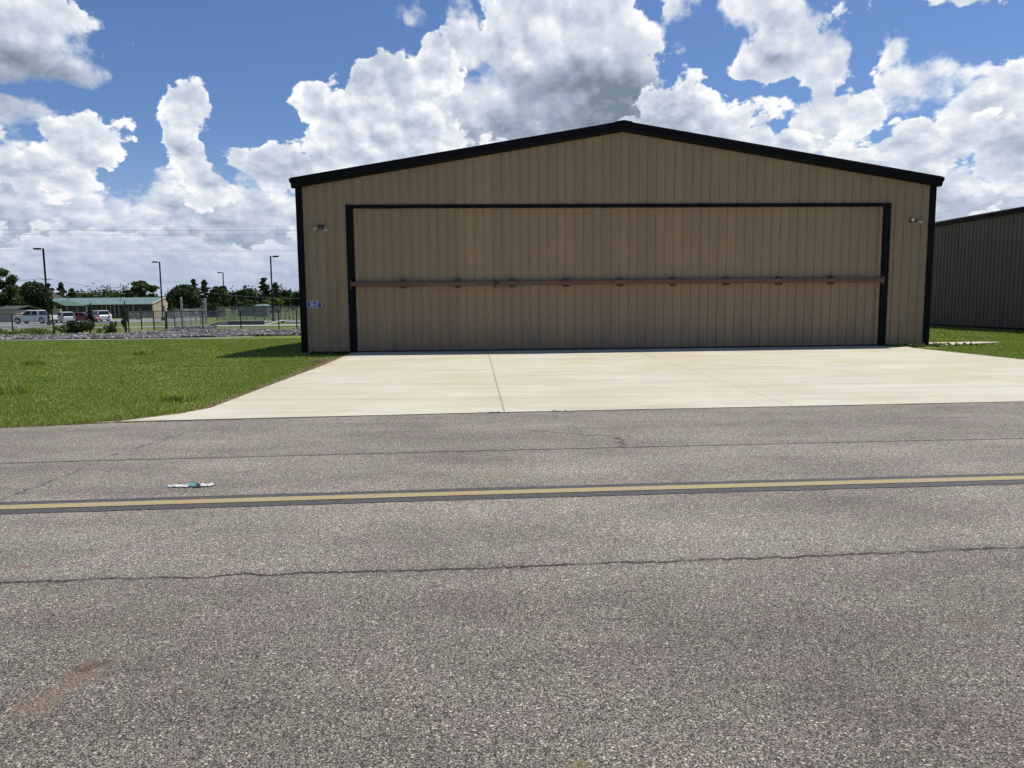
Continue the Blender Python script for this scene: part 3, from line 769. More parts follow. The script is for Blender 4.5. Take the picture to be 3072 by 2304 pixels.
def tree(px, d, pytop, wpx, style, label, m, group="trees behind the parking lot", name="tree", n=None, crown_lo=.25, size=None):
    x = gx(px, d); zb = T(x, d); h = zat(px, pytop, d) - zb; w = wpx/2230.*d/2
    random.seed(int(px*7 + d)); 
    e = empty(name, (x, d, zb), random.uniform(0, 6), label, "tree", group)
    C = []; R = []; tips = []
    if style == 'round':
        k = 46
        for i in range(k):
            a = random.uniform(0, 6.28); t = random.random(); rr = w*math.sqrt(random.random())*.82
            zc = h*(crown_lo + (1-crown_lo)*(.16 + .66*t)); env = math.sqrt(max(.05, 1-((t-.42)/.66)**2))
            C.append((math.cos(a)*rr*env, math.sin(a)*rr*env, zc)); q_ = w*random.uniform(.15, .30); R.append((q_, q_, q_*.85))
            if i < 7: tips.append(C[-1])
    elif style == 'oval':
        k = 150
        for i in range(k):
            cz = 1 - 2*(i + .5)/k; a = i*2.39996; sr = math.sqrt(1 - cz*cz); zz = h*(.50 + crown_lo/2 + (.5 - crown_lo/2)*.88*cz)
            fl = .86*(1 + .10*math.sin(3*a + 5*cz)) * random.uniform(.9, 1.05); q_ = w*random.uniform(.13, .20)
            C.append((math.cos(a)*sr*w*fl, math.sin(a)*sr*w*fl, zz)); R.append((q_, q_, q_*1.25))
    elif style == 'broad':
        k = 34
        for i in range(k):
            a = random.uniform(0, 6.28); rr = w*random.uniform(.1, .82)
            zc = h*random.uniform(crown_lo + .12, .93 - .22*(rr/w)**2); q_ = w*random.uniform(.11, .25)
            C.append((math.cos(a)*rr, math.sin(a)*rr, zc)); R.append((q_*1.15, q_*1.15, q_*.62))
            if i < 12: tips.append(C[-1])
    elif style == 'pine':
        k = 34
        for i in range(k):
            t = (i + random.random())/k; zc = h*(crown_lo + (1-crown_lo)*t*.97)
            env = w*(.55 + .5*math.sin(min(1., t*1.25)*math.pi))*random.uniform(.6, 1.1)*(1 - .25*t); a = random.uniform(0, 6.28); rr = env*random.uniform(.25, .95) if t < .93 else 0
            C.append((math.cos(a)*rr, math.sin(a)*rr, zc)); q_ = w*random.uniform(.14, .30)*(1 - .25*t); R.append((q_*1.25, q_*1.25, q_*.45))
            tips.append(C[-1])
    elif style == 'cone':
        k = 16
        for i in range(k):
            t = (i + .5)/k; rr = w*.25*(1-t); a = random.uniform(0, 6.28)
            C.append((math.cos(a)*rr, math.sin(a)*rr, h*(.06 + .88*t))); q_ = w*(1.0 - .8*t)*.85; R.append((q_, q_, h*.09))
    C = np.array(C); R = np.array(R)
    hb = h*{'oval': .55, 'round': .6, 'broad': .62, 'pine': .93, 'cone': .5}[style]
    limb_mesh(e, h, max(.12, h*.022), hb, tips)
    n = n or int({'oval': 15000, 'round': 9500, 'broad': 7500, 'pine': 5200, 'cone': 4000}[style])
    V, F = leaves(C, R, n, size or (.06 + .00062*d), shell=.35)
    npmesh("crown", V, F, m, e)
    return e
G1 = "trees behind the parking lot"; G2 = "pines along the far tree line"
tree(2, 122, 786, 118, 'round', "large leafy tree cut by the left edge of the photo", M_LEAFM, crown_lo=.20, n=20000, size=.12)
tree(52, 128, 868, 50, 'broad', "small leafy tree between the big left tree and the dark round one", M_LEAFM, crown_lo=.2)
tree(108, 140, 846, 96, 'oval', "dark dense round tree behind the white pickup truck", M_LEAFD, crown_lo=.10)
tree(80, 132, 914, 62, 'round', "low dark bush under the dense round tree", M_LEAFD, "bushes by the buildings", "bush", crown_lo=.02, n=2500)
tree(153, 215, 848, 36, 'pine', "pine right behind the first lamp post beside the utility pole", M_PINE, G2, "pine_tree", crown_lo=.35)
tree(190, 220, 846, 44, 'pine', "pine with layered crown above the tan gable", M_PINE, G2, "pine_tree", crown_lo=.4)
tree(222, 230, 864, 42, 'pine', "shorter pine right of the layered one above the green roof", M_PINE, G2, "pine_tree", crown_lo=.3)
tree(262, 240, 876, 40, 'round', "low rounded tree above the middle of the green pavilion roof", M_LEAFM, G1, crown_lo=.2)
tree(345, 200, 866, 46, 'broad', "yellowish green tree above the long green roof", M_LEAFB, G1, n=9000)
tree(384, 205, 862, 50, 'broad', "dark spreading tree left of the tallest one over the green roof", M_LEAFM, G1)
tree(437, 200, 837, 92, 'broad', "tallest spreading tree above the long green roof", M_LEAFM, G1, crown_lo=.3, n=11000)
tree(557, 150, 857, 94, 'oval', "big dark rounded tree right of the long green roofed building", M_LEAFD, G1, crown_lo=.16, n=20000)
tree(513, 134, 896, 27, 'cone', "narrow dark conical evergreen against the tan end wall", M_LEAFD, "bushes by the buildings", "evergreen_shrub")
tree(587, 215, 836, 36, 'pine', "pine rising just behind the big dark rounded tree", M_PINE, G2, "pine_tree", crown_lo=.45)
tree(619, 222, 839, 40, 'pine', "pine with bare trunk left of the third lamp post", M_PINE, G2, "pine_tree", crown_lo=.4)
tree(662, 170, 848, 74, 'round', "thick green tree hiding the third lamp post", M_LEAFM, G1, crown_lo=.08, n=13000)
tree(700, 185, 868, 44, 'round', "small dark tree right of the third lamp post", M_LEAFD, G1, crown_lo=.05)
tree(733, 210, 846, 58, 'broad', "open crowned tree midway between third and fourth lamp posts", M_LEAFM, G1, crown_lo=.15)
tree(757, 200, 866, 40, 'round', "low dense tree left of the fourth lamp post", M_LEAFD, G1, crown_lo=.05)
tree(797, 215, 834, 62, 'pine', "tall dark pine just left of the fourth lamp post", M_PINE, G2, "pine_tree", crown_lo=.15, n=9000)
tree(831, 212, 846, 48, 'pine', "pine just right of the fourth lamp post", M_PINE, G2, "pine_tree", crown_lo=.15, n=8000)
tree(862, 220, 864, 44, 'broad', "rounded tree second from the hangar's left corner", M_LEAFM, G1, crown_lo=.1)
tree(892, 205, 868, 40, 'round', "dark tree half hidden by the hangar's left corner", M_LEAFD, G1, crown_lo=.15)
tree(745, 165, 895, 46, 'round', "bright low bushy tree left of the gazebo roof", M_LEAFB, G1, crown_lo=.02)
tree(822, 165, 893, 74, 'broad', "bright low bushy tree right of the gazebo roof", M_LEAFB, G1, crown_lo=.05, n=9000)
tree(645, 150, 905, 50, 'round', "bushy undergrowth left of the leaning white pole", M_LEAFM, "bushes by the buildings", "bush", crown_lo=.02)
for k, (px, d, top, w) in enumerate([(930, 215, 850, 60), (975, 220, 842, 60)]):
    tree(px, d, top, w, 'round', ["tree standing hidden right behind the hangar's left corner", "tree standing fully hidden behind the hangar wall"][k], M_LEAFM, G1)
# continuous far wood
n = 420; th = rng.random(n); Cx = -210 + 330*th; Cy = 285 + 25*rng.random(n)
Hh = 6.6 + 2.6*rng.random(n) + 1.2*np.sin(Cx*.11) + .9*np.sin(Cx*.31)
C = np.stack([Cx, Cy, -.8 + Hh*.55], 1); R = np.stack([3.4 + 0*Cx, 3. + 0*Cx, Hh*.5], 1)
C[:, 2] -= .5; V, F = leaves(C, R, 90000, .30, shell=.25); tag(npmesh("far_wood", V, F, M_LEAFM), "far wood forming the low tree line", kind='stuff')

# ---------------------------------------------------------------- shrubs and weeds
def shrub(x, y, h, w, n, size, label, m, name="shrub", cat="shrub", group=None, stem=True):
    e = empty(name, (x, y, T(x, y) - .02), 0, label, cat, group)
    k = 9; C = np.stack([rng.normal(0, w*.33, k), rng.normal(0, w*.33, k), h*(.15 + .7*rng.random(k))], 1); R = np.tile([w*.36, w*.36, h*.28], (k, 1))
    V, F = leaves(C, R, n, size, .2); npmesh("foliage", V, F, m, e)
    if stem:
        mb = MB()
        for i in range(5): mb.tube((0, 0, 0), tuple(C[i]), .012, .004, 5, False)
        mb.build("stems", M_BARK, e)
    return e

# ---------------------------------------------------------------- parking lot, path, rocks
def ribbon(name, near, far, z, m, label, thick=.02):
    mb = MB()
    k = len(near)
    for i in range(k-1):
        a, b_, c, d = near[i], near[i+1], far[i+1], far[i]
        mb.quad((*a, T(*a)+z), (*b_, T(*b_)+z), (*c, T(*c)+z), (*d, T(*d)+z))
        mb.quad((*b_, T(*b_)+z), (*a, T(*a)+z), (*a, T(*a)-.2), (*b_, T(*b_)-.2))
    return tag(mb.build(name, m), label, kind='structure')
def lot_fn(N, b):
    P = pos(N); k = N.noise(P, .3, 4, .6); f = N.noise(P, 9., 3, .6)
    N.put(b.inputs['Base Color'], N.mix(1., N.mix(k, (.20, .195, .20), (.27, .26, .255)), N.ramp(f, [(.3, (.85,)*3), (.7, (1.12,)*3)]), blend='MULTIPLY')); b.inputs['Roughness'].default_value = .85
M_LOT = mat("lot_asphalt", lot_fn)
M_PATH = simple("path_concrete", (.50, .47, .40), .85, 0., .12, 1.2)
def line_pts(pxs, ds): return [(gx(p, d), d) for p, d in zip(pxs, ds)]
ribbon("parking_lot", [(-130, 76), (gx(0, 81), 81), (gx(120, 88), 88), (gx(200, 97), 97), (gx(375, 107), 107), (gx(480, 111), 111), (gx(600, 120), 120)],
       [(-150, 118), (gx(0, 118), 118), (gx(120, 122), 122), (gx(200, 128), 128), (gx(375, 136), 136), (gx(480, 140), 140), (gx(600, 142), 142)], .03, M_LOT, "grey asphalt parking lot behind the fence")
pp = [(-120, 68), (gx(0, 73.5), 73.5), (gx(200, 80.5), 80.5), (gx(375, 83), 83), (gx(540, 83.5), 83.5), (gx(650, 84), 84), (gx(890, 84.), 84.), (30, 84)]
ribbon("path", pp, [(a, b_ + w) for (a, b_), w in zip(pp, (2.2, 2.2, 2.2, 2.2, 2.6, 4.2, 5.2, 5.2))], .04, M_PATH, "pale concrete path beyond the fence")
# gravel-sized riprap
cn = [(-60, 45.6), (gx(0, 48.5), 48.5), (gx(300, 47.6), 47.6), (gx(600, 49.6), 49.6), (gx(760, 54.), 54.)]
ribbon("drain_strip", cn, [(a, b_ + w) for (a, b_), w in zip(cn, (.9, .9, 1.1, 1.2, .5))], .03, M_PATH, "narrow concrete strip in front of the riprap")
def stone_fn(N, b):
    isl = S(N, N.node('ShaderNodeNewGeometry').outputs['Random Per Island']); P = pos(N)
    c = N.ramp(isl, [(0., (.035, .033, .035)), (.4, (.095, .092, .092)), (.8, (.175, .165, .155)), (1., (.42, .40, .37))])
    N.put(b.inputs['Base Color'], N.mix(.4, c, N.mix(1., c, N.ramp(N.noise(P, 14., 3, .6), [(.3, (.5,)*3), (.7, (1.5,)*3)]), blend='MULTIPLY'))); b.inputs['Roughness'].default_value = .9
M_STONE = mat("riprap_stone", stone_fn)
mb = MB(); random.seed(5)
NRX = [-70, -33, -26, -20.5, -17.5, -8]; NRY = [46.5, 49.2, 49., 51.5, 55.5, 57]; FRX = [-70, -40, -33, -31, -29.5, -27, -21, -8]; FRY = [53, 58.5, 61.5, 66., 74.5, 68, 66.5, 68]
cnt = 0
while cnt < 15000:
    x = random.uniform(-52, -10); y = random.uniform(47, 76)
    if not (np.interp(x, NRX, NRY) < y < np.interp(x, FRX, FRY) + random.uniform(-.6, .6)): continue
    if abs(x/y) > .80: continue
    s = random.uniform(.05, .135) * (1.25 if random.random() < .12 else 1)
    hump = .30*math.exp(-((x+30)/3.5)**2 - ((y-71)/5)**2) + .10*math.sin(x*1.1)*math.sin(y*.9)
    q0 = len(mb.v)
    mb.ico((0, 0, 0), s, (random.uniform(.8, 1.35), random.uniform(.7, 1.1), random.uniform(.5, .85)), .22)
    ca, sa = math.cos(cnt*2.4), math.sin(cnt*2.4); tilt = random.uniform(-.6, .6)
    for i in range(q0, len(mb.v)):
        a, b_, c = mb.v[i]; a, c = a*math.cos(tilt) - c*math.sin(tilt), a*math.sin(tilt) + c*math.cos(tilt)
        mb.v[i] = (x + a*ca - b_*sa, y + a*sa + b_*ca, T(x, y) + .04 + max(0, hump) + s*.2 + random.uniform(0, .10)*0 + c)
    cnt += 1
tag(mb.build("riprap_rocks", M_STONE), "bed of broken grey riprap stones along the fence", kind='stuff')

# ---------------------------------------------------------------- chain-link fences
def link_fn(per, th):
    def fn(N, b):
        P = objc(N); x, y, z = N.sep(P)
        a = ((x + z) * (1/per)); c = ((x - z) * (1/per))
        fa = (N.m('FRACT', a) - .5).abs(); fc = (N.m('FRACT', c) - .5).abs()
        msk = N.m('GREATER_THAN', fa.max(fc), .5 - th)
        b.inputs['Base Color'].default_value = (.30, .31, .31, 1); b.inputs['Metallic'].default_value = .3; b.inputs['Roughness'].default_value = .5
        N.put(b.inputs['Alpha'], msk)
    return fn
M_LINK = mat("chain_link", link_fn(.075, .085)); M_LINK2 = mat("dense_chain_link", link_fn(.075, .12))
def fence(name, label, pts, h, m, parts=('mesh', 'rail'), arms=None, post_r=.042, mid=None, mpost=M_DKSTEEL, armdir=(-.12, -.10), skip=()):
    """pts: posts as (x, y); parts hang in spans between them"""
    x0, y0 = pts[0]; e = empty(name, (x0, y0, T(x0, y0)), 0, label, "fence")
    z0 = T(x0, y0)
    for i, (x, y) in enumerate(pts):
        z = T(x, y) - z0
        mb = MB(); mb.tube((x-x0, y-y0, z-.1), (x-x0, y-y0, z+h+.03), post_r*1.35, post_r*1.3, 8); p = mb.build("post", mpost, e)
        if arms and i in arms:
            mb = MB(); mb.tube((x-x0, y-y0, z+h+.02), (x-x0+armdir[0]*(1 if arms[i] > 0 else -1), y-y0+armdir[1], z+h+.34), .022, .018, 6); mb.build("barb_arm", M_GALV, p)
    for i in range(len(pts)-1):
        if i in skip: continue
        (xa, ya), (xb, yb) = pts[i], pts[i+1]; L = math.hypot(xb-xa, yb-ya); an = math.atan2(yb-ya, xb-xa); za = T(xa, ya) - z0; zb = T(xb, yb) - z0
        if 'rail' in parts:
            mb = MB(); mb.tube((xa-x0, ya-y0, za+h), (xb-x0, yb-y0, zb+h), .030, .030, 6); mb.build("rail", mpost, e)
        if mid:
            mb = MB(); mb.tube((xa-x0, ya-y0, za+mid), (xb-x0, yb-y0, zb+mid), .024, .024, 6); mb.build("rail", mpost, e)
        if 'mesh' in parts:
            mb = MB(); mb.quad((0, 0, .03), (L, 0, .03 + zb - za), (L, 0, h + zb - za), (0, 0, h)); o = mb.build("wire_mesh", m, e); o.location = (xa-x0, ya-y0, za); o.rotation_euler = (0, 0, an)
    return e
def on(px, d): return (gx(px, d), d)
fence("chain_link_fence", "chain-link fence with plain top rail at the far left", [on(-90, 64), on(36, 63.4), on(158, 63.4)], 1.72, M_LINK)
fence("chain_link_fence", "open rail fence overgrown with vines left of the gate", [on(160.5, 63.6), on(268, 64.3), on(374, 64.0)], .98, M_LINK, parts=('mesh', 'rail'))
mb = MB(); 
fence("chain_link_fence", "chain-link fence with angled barb arms left of the tall gate posts", [on(385, 64.2), on(424, 66.), on(461, 67.4), on(496, 67.8), on(524, 71), on(545, 78)], 1.86, M_LINK, arms={0: -1, 1: 1, 3: 1, 4: 1})
fence("chain_link_fence", "long chain-link fence with barb arms reaching the hangar's left corner", [on(500, 66.5), on(608, 66.3), on(722, 67.6), on(836, 68.6), on(890, 69.2), on(1000, 70)], 1.80, M_LINK, arms={1: -1, 2: -1, 3: -1}, armdir=(-.10, -.12), post_r=.042)
fence("chain_link_fence", "farther dense chain-link fence behind the culvert wall", [on(p, 118 - (p-650)*.01) for p in (650, 672, 706, 740, 766, 793, 820, 843, 856, 868, 880, 905, 960)], 2.15, M_LINK2, arms={1: 1, 3: 1}, post_r=.04)
# tall end post beside the vines, and the gate
for px, d, ht, label in ((377, 64.2, 2.75, "tall dark fence end post covered by creeper"),):
    x, y = on(px, d); mb = MB(); mb.tube((0, 0, -.1), (0, 0, ht), .055, .05, 10); mb.tube((0, 0, ht), (0, 0, ht+.05), .06, .02, 10)
    o = mb.build("fence_post", M_DKSTEEL); o.location = (x, y, T(x, y)); tag(o, label, "post")
gate = empty("sliding_gate", (*on(549, 80), T(*on(549, 80))), 0, "wide chain-link gate between two tall round posts", "gate")
g0 = Vector((*on(549, 80), 0)); g1 = Vector((*on(618, 91), 0)); gv = g1 - g0
for k, (p, dd, ht, r) in enumerate(((547, 79, 3.2, .115), (618.5, 91, 3.15, .12))):
    a = Vector((*on(p, dd), 0)) - g0
    mb = MB(); mb.tube((a.x, a.y, -.1), (a.x, a.y, ht), r, r, 12); mb.tube((a.x, a.y, ht), (a.x, a.y, ht+.06), r*1.05, r*.4, 12); mb.build("gate_post", M_GALV, gate)
for zz in (.15, 1.15, 1.95):
    mb = MB(); mb.tube((gv.x*.03, gv.y*.03, zz), (gv.x*.97, gv.y*.97, zz), .035, .035, 8); mb.build("rail", M_GALV, gate)
for t_ in (.3, .52, .74):
    mb = MB(); mb.tube((gv.x*t_, gv.y*t_, .1), (gv.x*t_, gv.y*t_, 2.45 if t_ == .52 else 2.2), .04, .04, 8); mb.build("upright", M_DKSTEEL, gate)
mb = MB(); L = gv.length; mb.quad((.4, 0, .15), (L-.4, 0, .15), (L-.4, 0, 1.95), (.4, 0, 1.95)); o = mb.build("wire_mesh", M_LINK, gate); o.rotation_euler = (0, 0, math.atan2(gv.y, gv.x))
a = gv*.56; mb = MB(); mb.box(a.x-.16, a.y-.08, 1.45, a.x+.16, a.y-.05, 1.85, .006); mb.build("sign_plate", M_WHITE, gate)

# ---------------------------------------------------------------- lamps
def lamp(px, d, label, side, h=9.3, base=True):
    x = gx(px, d); e = empty("street_lamp", (x, d, T(x, d)), 0, label, "street lamp", "lamp posts in the parking lot")
    mb = MB(); mb.box(-.085, -.085, .5 if base else 0, .085, .085, h, .01); mb.build("pole", M_DKPOLE, e)
    mb = MB(); mb.box(-.05, -.04, h-.12, .05, .04, h+.0, .0); mb.box(min(0, side*.55), -.035, h-.10, max(0, side*.55), .035, h-.03); mb.build("arm", M_DKPOLE, e)
    mb = MB(); a, b_ = (side*.35, side*1.15); mb.box(min(a, b_), -.2, h-.14, max(a, b_), .2, h+.05, .02); hd = mb.build("lamp_head", M_DKPOLE, e)
    mb = MB(); a, b_ = (side*.5, side*.98); mb.box(min(a, b_), -.13, h-.157, max(a, b_), .13, h-.15); mb.build("lens", M_LAMPGLASS, hd)
    if base: mb = MB(); mb.tube((0, 0, -.1), (0, 0, .5), .26, .26, 14); mb.build("footing", M_DKSTEEL, e)
    return e
lamp(146, 93.5, "tallest looking lamp post, standing right behind the white truck", -1, 9.6)
lamp(489, 119, "lamp post in front of the tan end wall of the green roofed building", -1)
lamp(676, 160, "distant lamp post rising from the trees right of the gate", -1)
lamp(820, 108, "lamp post nearest the hangar with its head turned right", 1)

# utility pole and overhead wires
x = gx(147, 200); up = empty("utility_pole", (x, 200, T(x, 200)), 0, "wooden utility pole with crossarm behind the left lamp post", "utility pole")
zt = zat(147, 834, 200) - T(x, 200)
mb = MB(); mb.tube((0, 0, -.2), (0, 0, zt), .17, .12, 8); mb.build("pole", M_BARK, up)
mb = MB(); mb.box(-1.1, -.08, zt-.55, 1.1, .08, zt-.38); mb.build("crossarm", M_BARK, up)
for s in (-.95, .5, .95):
    mb = MB(); mb.tube((s, 0, zt-.38), (s, 0, zt-.12), .06, .04, 6); mb.build("insulator", M_GALV, up)
M_WIRE = simple("cable", (.10, .105, .12), .5)
def cable(p0, p1, sag, r, label):
    mb = MB(); p0 = Vector(p0); p1 = Vector(p1)
    pts = [p0.lerp(p1, t/24) - Vector((0, 0, sag*4*(t/24)*(1-t/24))) for t in range(25)]
    mb.path(pts, r, 5); o = mb.build("power_cable", M_WIRE); tag(o, label, "cable", "overhead wires"); return o
zc = T(x, 200) + zt
cable((x-.95, 200, zc-.13), (x-60, 190, zc-2.6), 1., .035, "low wire running left from the utility pole")
cable((x+.95, 200, zc-.13), (gx(372, 205), 205, zat(372, 862, 205)), .8, .035, "low wire sloping right from the utility pole over the trees")
for (pa, pb, lab, r) in ((690, 691, "uppermost of the three thin wires crossing the whole sky at left", .012), (703, 705, "middle one of the three thin wires crossing the sky at left", .013), (752, 753, "lowest of the three thin wires crossing the sky at left", .010)):
    d = 95.
    cable((gx(-500, d), d, zat(-500, pa-9, d)), (gx(1300, d), d, zat(1300, pb-6, d)), .35, r, lab)
x = gx(1300, 95); e = empty("utility_pole", (x, 95, T(x, 95)), 0, "wooden utility pole standing hidden behind the hangar", "utility pole")
mb = MB(); mb.tube((0, 0, -.2), (0, 0, zat(1300, 684, 95) - T(x, 95) + .3), .18, .13, 10); mb.build("pole", M_BARK, e)
cable((gx(640, 120), 120, zat(640, 879, 120)), (gx(960, 125), 125, zat(960, 896, 125)), .3, .035, "pale wire sloping down to the hangar in front of the trees")

# ---------------------------------------------------------------- buildings in the back
M_GRNROOF = simple("green_metal_roof", (.155, .215, .195), .45, .1, .06, .5)
M_GRNROOF2 = simple("deep_green_metal_roof", (.075, .130, .080), .5, .1, .06, .5)
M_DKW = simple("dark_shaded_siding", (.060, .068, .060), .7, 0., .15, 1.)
M_CREAM = simple("tan_stucco", (.47, .41, .31), .8, 0., .08, .8)
M_STN = simple("tan_stone", (.34, .30, .22), .9, 0., .3, 3.)
M_PINKG = simple("pale_gable_siding", (.62, .50, .38), .8, 0., .08, 1.)
M_WINDOW = simple("dark_window_glass", (.02, .024, .03), .1, 0., .1)
e = empty("long_building", (gx(160, 150) - 4, 150, -.8), 0, "long low building with green metal roof and tan end wall", "building")
L = -71.9 - e.location.x
ev, rg = 2.75, 4.12
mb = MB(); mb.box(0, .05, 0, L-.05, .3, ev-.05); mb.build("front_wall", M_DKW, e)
mb = MB(); mb.poly([(L, 0, 0), (L, 12, 0), (L, 12, ev), (L, 6, rg-.06), (L, 0, ev)]); mb.poly([(L-.2, 0, 0), (L-.2, 0, ev), (L-.2, 6, rg-.06), (L-.2, 12, ev), (L-.2, 12, 0)]); mb.quad((L-.2, 0, 0), (L, 0, 0), (L, 0, ev), (L-.2, 0, ev)); mb.build("end_wall", M_CREAM, e)
mb = MB(); mb.box(0, 11.7, 0, L, 12, ev); mb.poly([(0, 0, 0), (0, 0, ev), (0, 6, rg-.1), (0, 12, ev), (0, 12, 0)]); mb.build("rear_wall", M_CREAM, e)
mb = MB(); mb.loft([[(-.3, -.9, ev-.14), (L-.2, -.9, ev-.14), (L-.2, -.9, ev-.02), (-.3, -.9, ev-.02)], [(-.3, 6, rg-.12), (L-.2, 6, rg-.12), (L-.2, 6, rg), (-.3, 6, rg)], [(-.3, 12.5, ev-.14), (L-.2, 12.5, ev-.14), (L-.2, 12.5, ev-.02), (-.3, 12.5, ev-.02)]]); mb.build("roof", M_GRNROOF, e)
mb = MB(); mb.loft([[(L-.19, -.3, ev-.10), (L+.12, -.3, ev-.10), (L+.12, -.3, ev+.08), (L-.19, -.3, ev+.08)], [(L-.19, 6, rg-.1), (L+.12, 6, rg-.1), (L+.12, 6, rg+.06), (L-.19, 6, rg+.06)], [(L-.19, 12.3, ev-.10), (L+.12, 12.3, ev-.10), (L+.12, 12.3, ev+.08), (L-.19, 12.3, ev+.08)]]); mb.build("rake_board", M_CREAM, e)
for p in (309, 322, 334, 346, 359, 402):
    xx = gx(p, 149.3) - e.location.x; mb = MB(); mb.box(xx-.06, -.78, 0, xx+.06, -.66, ev-.12); mb.build("column", M_CREAM, e)
mb = MB(); mb.box(6, -.02, .1, L-1.2, .03, .95); mb.build("wainscot", simple("grey_blue_panel", (.12, .125, .14), .7), e)
mb = MB(); mb.box(L, 4.3, 1.35, L+.03, 5.0, 2.35); mb.build("window", M_WINDOW, e)
for p in (212, 368):
    xx = gx(p, 153) - e.location.x; mb = MB(); mb.tube((xx, 2.6, ev+.4), (xx, 2.6, ev+1.25), .07, .07, 8); mb.build("vent_pipe", M_DKSTEEL, e)
# second block right of the conical shrub
e = empty("annex_building", (gx(527, 148), 148, -.8), 0, "low cream building wall seen between conical shrub and gate post", "building")
mb = MB(); mb.box(0, 0, 0, 2.5, 8, 2.4); mb.build("wall", M_CREAM, e); mb = MB(); mb.loft([[(-.2, -.4, 2.4), (2.7, -.4, 2.4), (2.7, -.4, 2.5), (-.2, -.4, 2.5)], [(-.2, 4, 3.), (2.7, 4, 3.), (2.7, 4, 3.1), (-.2, 4, 3.1)], [(-.2, 8.4, 2.4), (2.7, 8.4, 2.4), (2.7, 8.4, 2.5), (-.2, 8.4, 2.5)]]); mb.build("roof", M_GRNROOF, e)
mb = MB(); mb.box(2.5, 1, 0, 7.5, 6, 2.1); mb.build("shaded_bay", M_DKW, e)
# pavilion
d0_ = 136.; e = empty("pavilion", (gx(230, d0_), d0_, -.8), 0, "open pavilion with green gable roof and stone base behind the parked cars", "pavilion")
ox = e.location.x
E1 = (gx(198, 135) - ox, -1., zat(198, 919, 135) + .8); E2_ = (gx(263, 136) - ox, 0., zat(263, 919.5, 136) + .8)
R1 = (gx(160, 141) - ox, 5., zat(160, 904, 141) + .8); R2 = (gx(214, 142) - ox, 6., zat(214, 904, 142) + .8)
B1 = (2*R1[0]-E1[0], 11., E1[2]); B2 = (2*R2[0]-E2_[0] + 0, 12., E2_[2])
up_ = lambda p, k: (p[0], p[1], p[2]+k)
mb = MB(); mb.loft([[E1, E2_, up_(E2_, .14), up_(E1, .14)], [R1, R2, up_(R2, .14), up_(R1, .14)], [B1, B2, up_(B2, .14), up_(B1, .14)]]); mb.build("roof", M_GRNROOF2, e)
for (ax, ay) in ((E1[0]+.1, -.6), (E2_[0]-.3, .4), ((E1[0]+E2_[0])/2, -.1), (R1[0]+.6, 5), (R1[0] + 2.2, 2.0)):
    mb = MB(); mb.box(ax-.07, ay-.07, 0, ax+.07, ay+.07, E1[2]+.05); mb.build("post", M_STN, e)
mb = MB(); mb.box(E1[0]-.5, .3, 0, E2_[0]+.6, 1.1, 1.35, .03); mb.build("stone_base", M_STN, e)
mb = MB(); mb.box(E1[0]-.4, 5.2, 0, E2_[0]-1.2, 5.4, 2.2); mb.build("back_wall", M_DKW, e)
mb = MB(); mb.box(gx(160, 134) - ox, -2, .3, gx(184, 134) - ox, -1.7, 2.0); o = mb.build("notice_wall", simple("yellowish_wall", (.42, .39, .24), .8), e)
# tan gabled building behind
e = empty("gabled_building", (gx(154, 190), 190, -.8), math.radians(31), "pale gable end rising behind the green roof left of the pines", "building")
hw = 3.0; za, ze = zat(153, 872, 190) + .8, zat(188, 893, 190) + .8
mb = MB(); mb.poly([(-hw, 0, 0), (hw, 0, 0), (hw, 0, ze), (0, 0, za), (-hw, 0, ze)]); mb.poly([(-hw, 3, 0), (-hw, 3, ze), (0, 3, za), (hw, 3, ze), (hw, 3, 0)]); mb.quad((hw, 0, 0), (hw, 3, 0), (hw, 3, ze), (hw, 0, ze)); mb.quad((-hw, 3, 0), (-hw, 0, 0), (-hw, 0, ze), (-hw, 3, ze)); mb.build("wall", M_PINKG, e)
mb = MB()
for s in (-1, 1):
    r = [[(0, y, za+.02), (s*(hw+.3), y, ze-.1), (s*(hw+.3), y, ze+.02), (0, y, za+.16)] for y in (-.3, 3.3)]
    mb.loft(r if s < 0 else [q_[::-1] for q_ in r])
mb.build("roof", simple("pale_metal_roof", (.42, .42, .43), .5), e)
# stone building at the left edge
e = empty("stone_building", (gx(-40, 118), 118, -.8), 0, "small tan stone building behind the big tree at left", "building")
wL = gx(47, 118) - gx(-40, 118)
mb = MB(); mb.box(0, 0, 0, wL, 6, 1.95); mb.build("wall", M_STN, e)
mb = MB(); mb.loft([[(-.3, -.4, 1.95), (wL+.3, -.4, 1.95), (wL+.3, -.4, 2.06), (-.3, -.4, 2.06)], [(-.3, 3, 2.5), (wL+.3, 3, 2.5), (wL+.3, 3, 2.6), (-.3, 3, 2.6)], [(-.3, 6.4, 1.95), (wL+.3, 6.4, 1.95), (wL+.3, 6.4, 2.06), (-.3, 6.4, 2.06)]]); mb.build("roof", M_DKW, e)
mb = MB(); mb.box(.5, -.05, .5, 1.8, 0.01, 1.5); mb.build("window", M_WINDOW, e)
